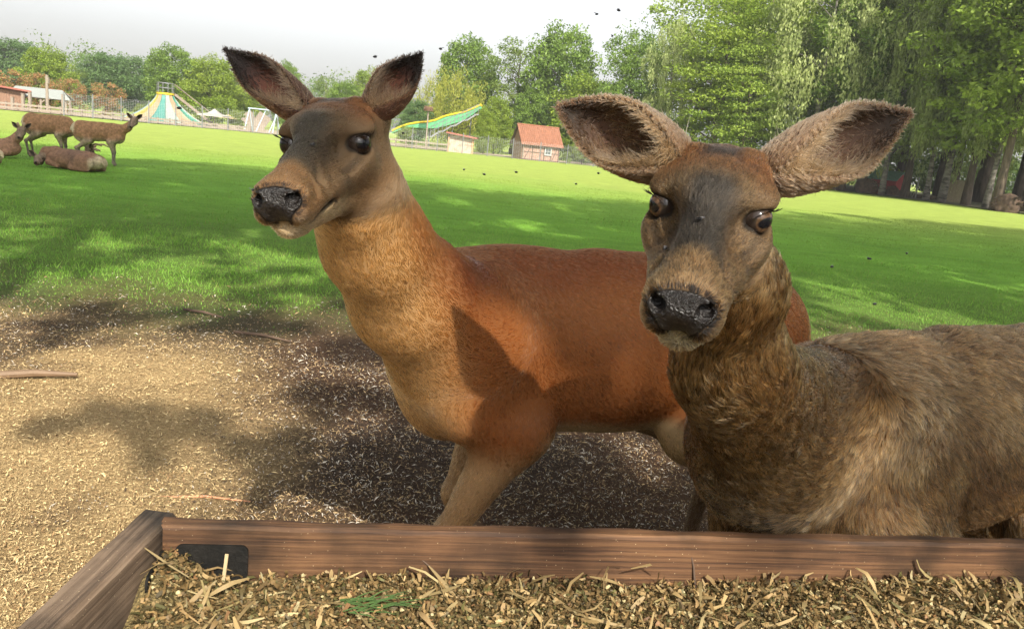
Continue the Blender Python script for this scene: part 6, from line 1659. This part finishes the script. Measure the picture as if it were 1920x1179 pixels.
# a pale splinter standing upright at the iron plate, a brown twig leaning on the plank, a wisp of green grass
q = in_trough(0.105, -TB - 0.016, -0.01); o = tag(MB().box(q + Vector((0, 0, 0.028)), (0.0055, 0.0022, 0.062), Matrix.Rotation(0.10, 3, 'Y')).build('wood_splinter', paint('pale_splinter', (0.34, 0.26, 0.15))), 'flat pale splinter standing upright before the black corner plate', 'splinter')
for x, y, a, L, lb in [(0.47, -TB - 0.012, 0.9, 0.07, 'brown twig leaning against the back plank'), (0.925, -TB - 0.008, 0.25, 0.075, 'dark thin twig upright against the back plank')]:
    q = in_trough(x, y, -0.005); t = Vector((-math.sin(a), 0.12, math.cos(a))) * L
    tag(MB().tube([q, q + t * 0.5 + Vector((0.002, 0, 0.001)), q + t], [0.0022, 0.0018, 0.0010], 6).build('twig', M_root), lb, 'twig')
gw = MB(); r = np.random.default_rng(2)
for k in range(26):
    q = in_trough(0.30 + r.uniform(-0.01, 0.06), -TB - 0.10 - r.uniform(0, 0.035), 0.008 + r.uniform(0, 0.006)); a = 0.35 + r.normal() * 0.28; L = r.uniform(0.05, 0.10); d = Vector((math.cos(a), math.sin(a), r.normal() * 0.08)) * L; s = Vector((-math.sin(a), math.cos(a), 0.3)) * 0.0012
    gw.add([q - s, q + s, q + d * 0.55 + s * 0.8 + Vector((0, 0, 0.004)), q + d * 0.55 - s * 0.8 + Vector((0, 0, 0.004)), q + d], [(0, 1, 2, 3), (3, 2, 4)])
tag(gw.build('grass_wisp', paint('fresh_grass', (0.040, 0.075, 0.020))), 'wisp of fresh green grass lying on the fodder', 'grass wisp')

# ---- sticks on the floor
def stick(px0, py0, px1, py1, rad, label, mat):
    a, b = gp(px0, py0, 0.012), gp(px1, py1, 0.012); m = (a + b) / 2 + [0, 0.01, 0.008]
    tag(MB().tube([a, m, b], [rad, rad * 0.9, rad * 0.45], 8).build('stick', mat), label, 'stick')
stick(-20, 704, 145, 702, 0.022, 'thick bark stick lying on the sunny floor', paint('bark_stick', (0.15, 0.095, 0.055)))
stick(295, 932, 470, 940, 0.005, 'thin reddish stick lying behind the trough corner', paint('red_stick', (0.36, 0.17, 0.09)))
stick(440, 622, 545, 640, 0.010, 'dark twig on the shaded bark floor', M_root)
stick(345, 580, 420, 596, 0.010, 'dark twig at the edge of the grass', M_root)

# ================================================================== flies
def fly(loc, yaw, k=1.0):
    e = empty('fly', loc, yaw); e.scale = (k,) * 3
    vs, fs = uv_sphere(0.0016, 8, 6); mesh_obj('body', np.array(vs) * [1, 2.1, 1], fs, M_fly, e, smooth=True)
    for s in (-1, 1): MB().add([(s * 0.0008, 0.0008, 0.0012), (s * 0.0035, -0.001, 0.002), (s * 0.0030, -0.0048, 0.0016), (s * 0.0010, -0.004, 0.0014)], [(0, 1, 2, 3)]).build('wing', M_flywing, e)
    return tag(e, 'small black fly hovering around the two deer', 'fly', 'flies around the deer')
M_flywing = paint('fly_wing', (0.10, 0.10, 0.11), rough=0.3)
for k, (px, py, d) in enumerate([(474, 356, 1.05), (703, 107, 1.3), (826, 92, 1.2), (1119, 27, 1.4), (1160, 20, 1.3), (1148, 68, 1.4), (336, 203, 1.1), (870, 318, 1.5), (908, 327, 1.5), (968, 323, 1.5), (1122, 325, 1.4), (1640, 570, 1.3), (1700, 475, 1.4), (1630, 485, 1.3), (1080, 345, 1.6), (756, 250, 1.3), (1560, 500, 1.3)]):
    fly(up(px, py, d), k * 1.3, 1.15)
def fly_on(deer, HL, p, k):
    bd = [c for c in deer.children if c.name.split('.')[0] == 'body'][0]; q = HL(p)
    co = np.zeros(len(bd.data.vertices) * 3, dtype=np.float32); bd.data.vertices.foreach_get('co', co); co = co.reshape(-1, 3); i = int(np.argmin(((co - q) ** 2).sum(1)))
    m = Matrix.Translation(deer.location) @ Matrix.Rotation(deer.rotation_euler.z, 4, 'Z'); n_ = Vector(bd.data.vertices[i].normal)
    f = fly(m @ (Vector(co[i]) + n_ * 0.005), k, 1.3); f['label'] = 'small black fly sitting on a deer face'; f['group'] = 'flies on the deer faces'
for q, k in (((0.034, -0.030, 0.07), 0.4), ((-0.02, 0.10, 0.03), 2.0)): fly_on(deer_rear, HLR, q, k)
for q, k in (((0.006, 0.105, 0.04), 0.9), ((0.045, 0.10, 0.0), 2.4)): fly_on(deer_front, HLF, q, k)
# ================================================================== haze between here and the far trees
_m = bpy.data.materials.new('haze'); _m.use_nodes = True; _t = _m.node_tree; _t.nodes.clear()
_o = _t.nodes.new('ShaderNodeOutputMaterial'); _v = _t.nodes.new('ShaderNodeVolumePrincipled')
_v.inputs['Color'].default_value = (0.93, 0.95, 0.96, 1); _v.inputs['Density'].default_value = 0.00042; _v.inputs['Anisotropy'].default_value = 0.0
_t.links.new(_v.outputs[0], _o.inputs['Volume'])
tag(MB().box((0, 240, 22.0), (1100, 1060, 46.0)).build('haze', _m), 'thin pale summer haze over the whole paddock', 'haze', kind='stuff')
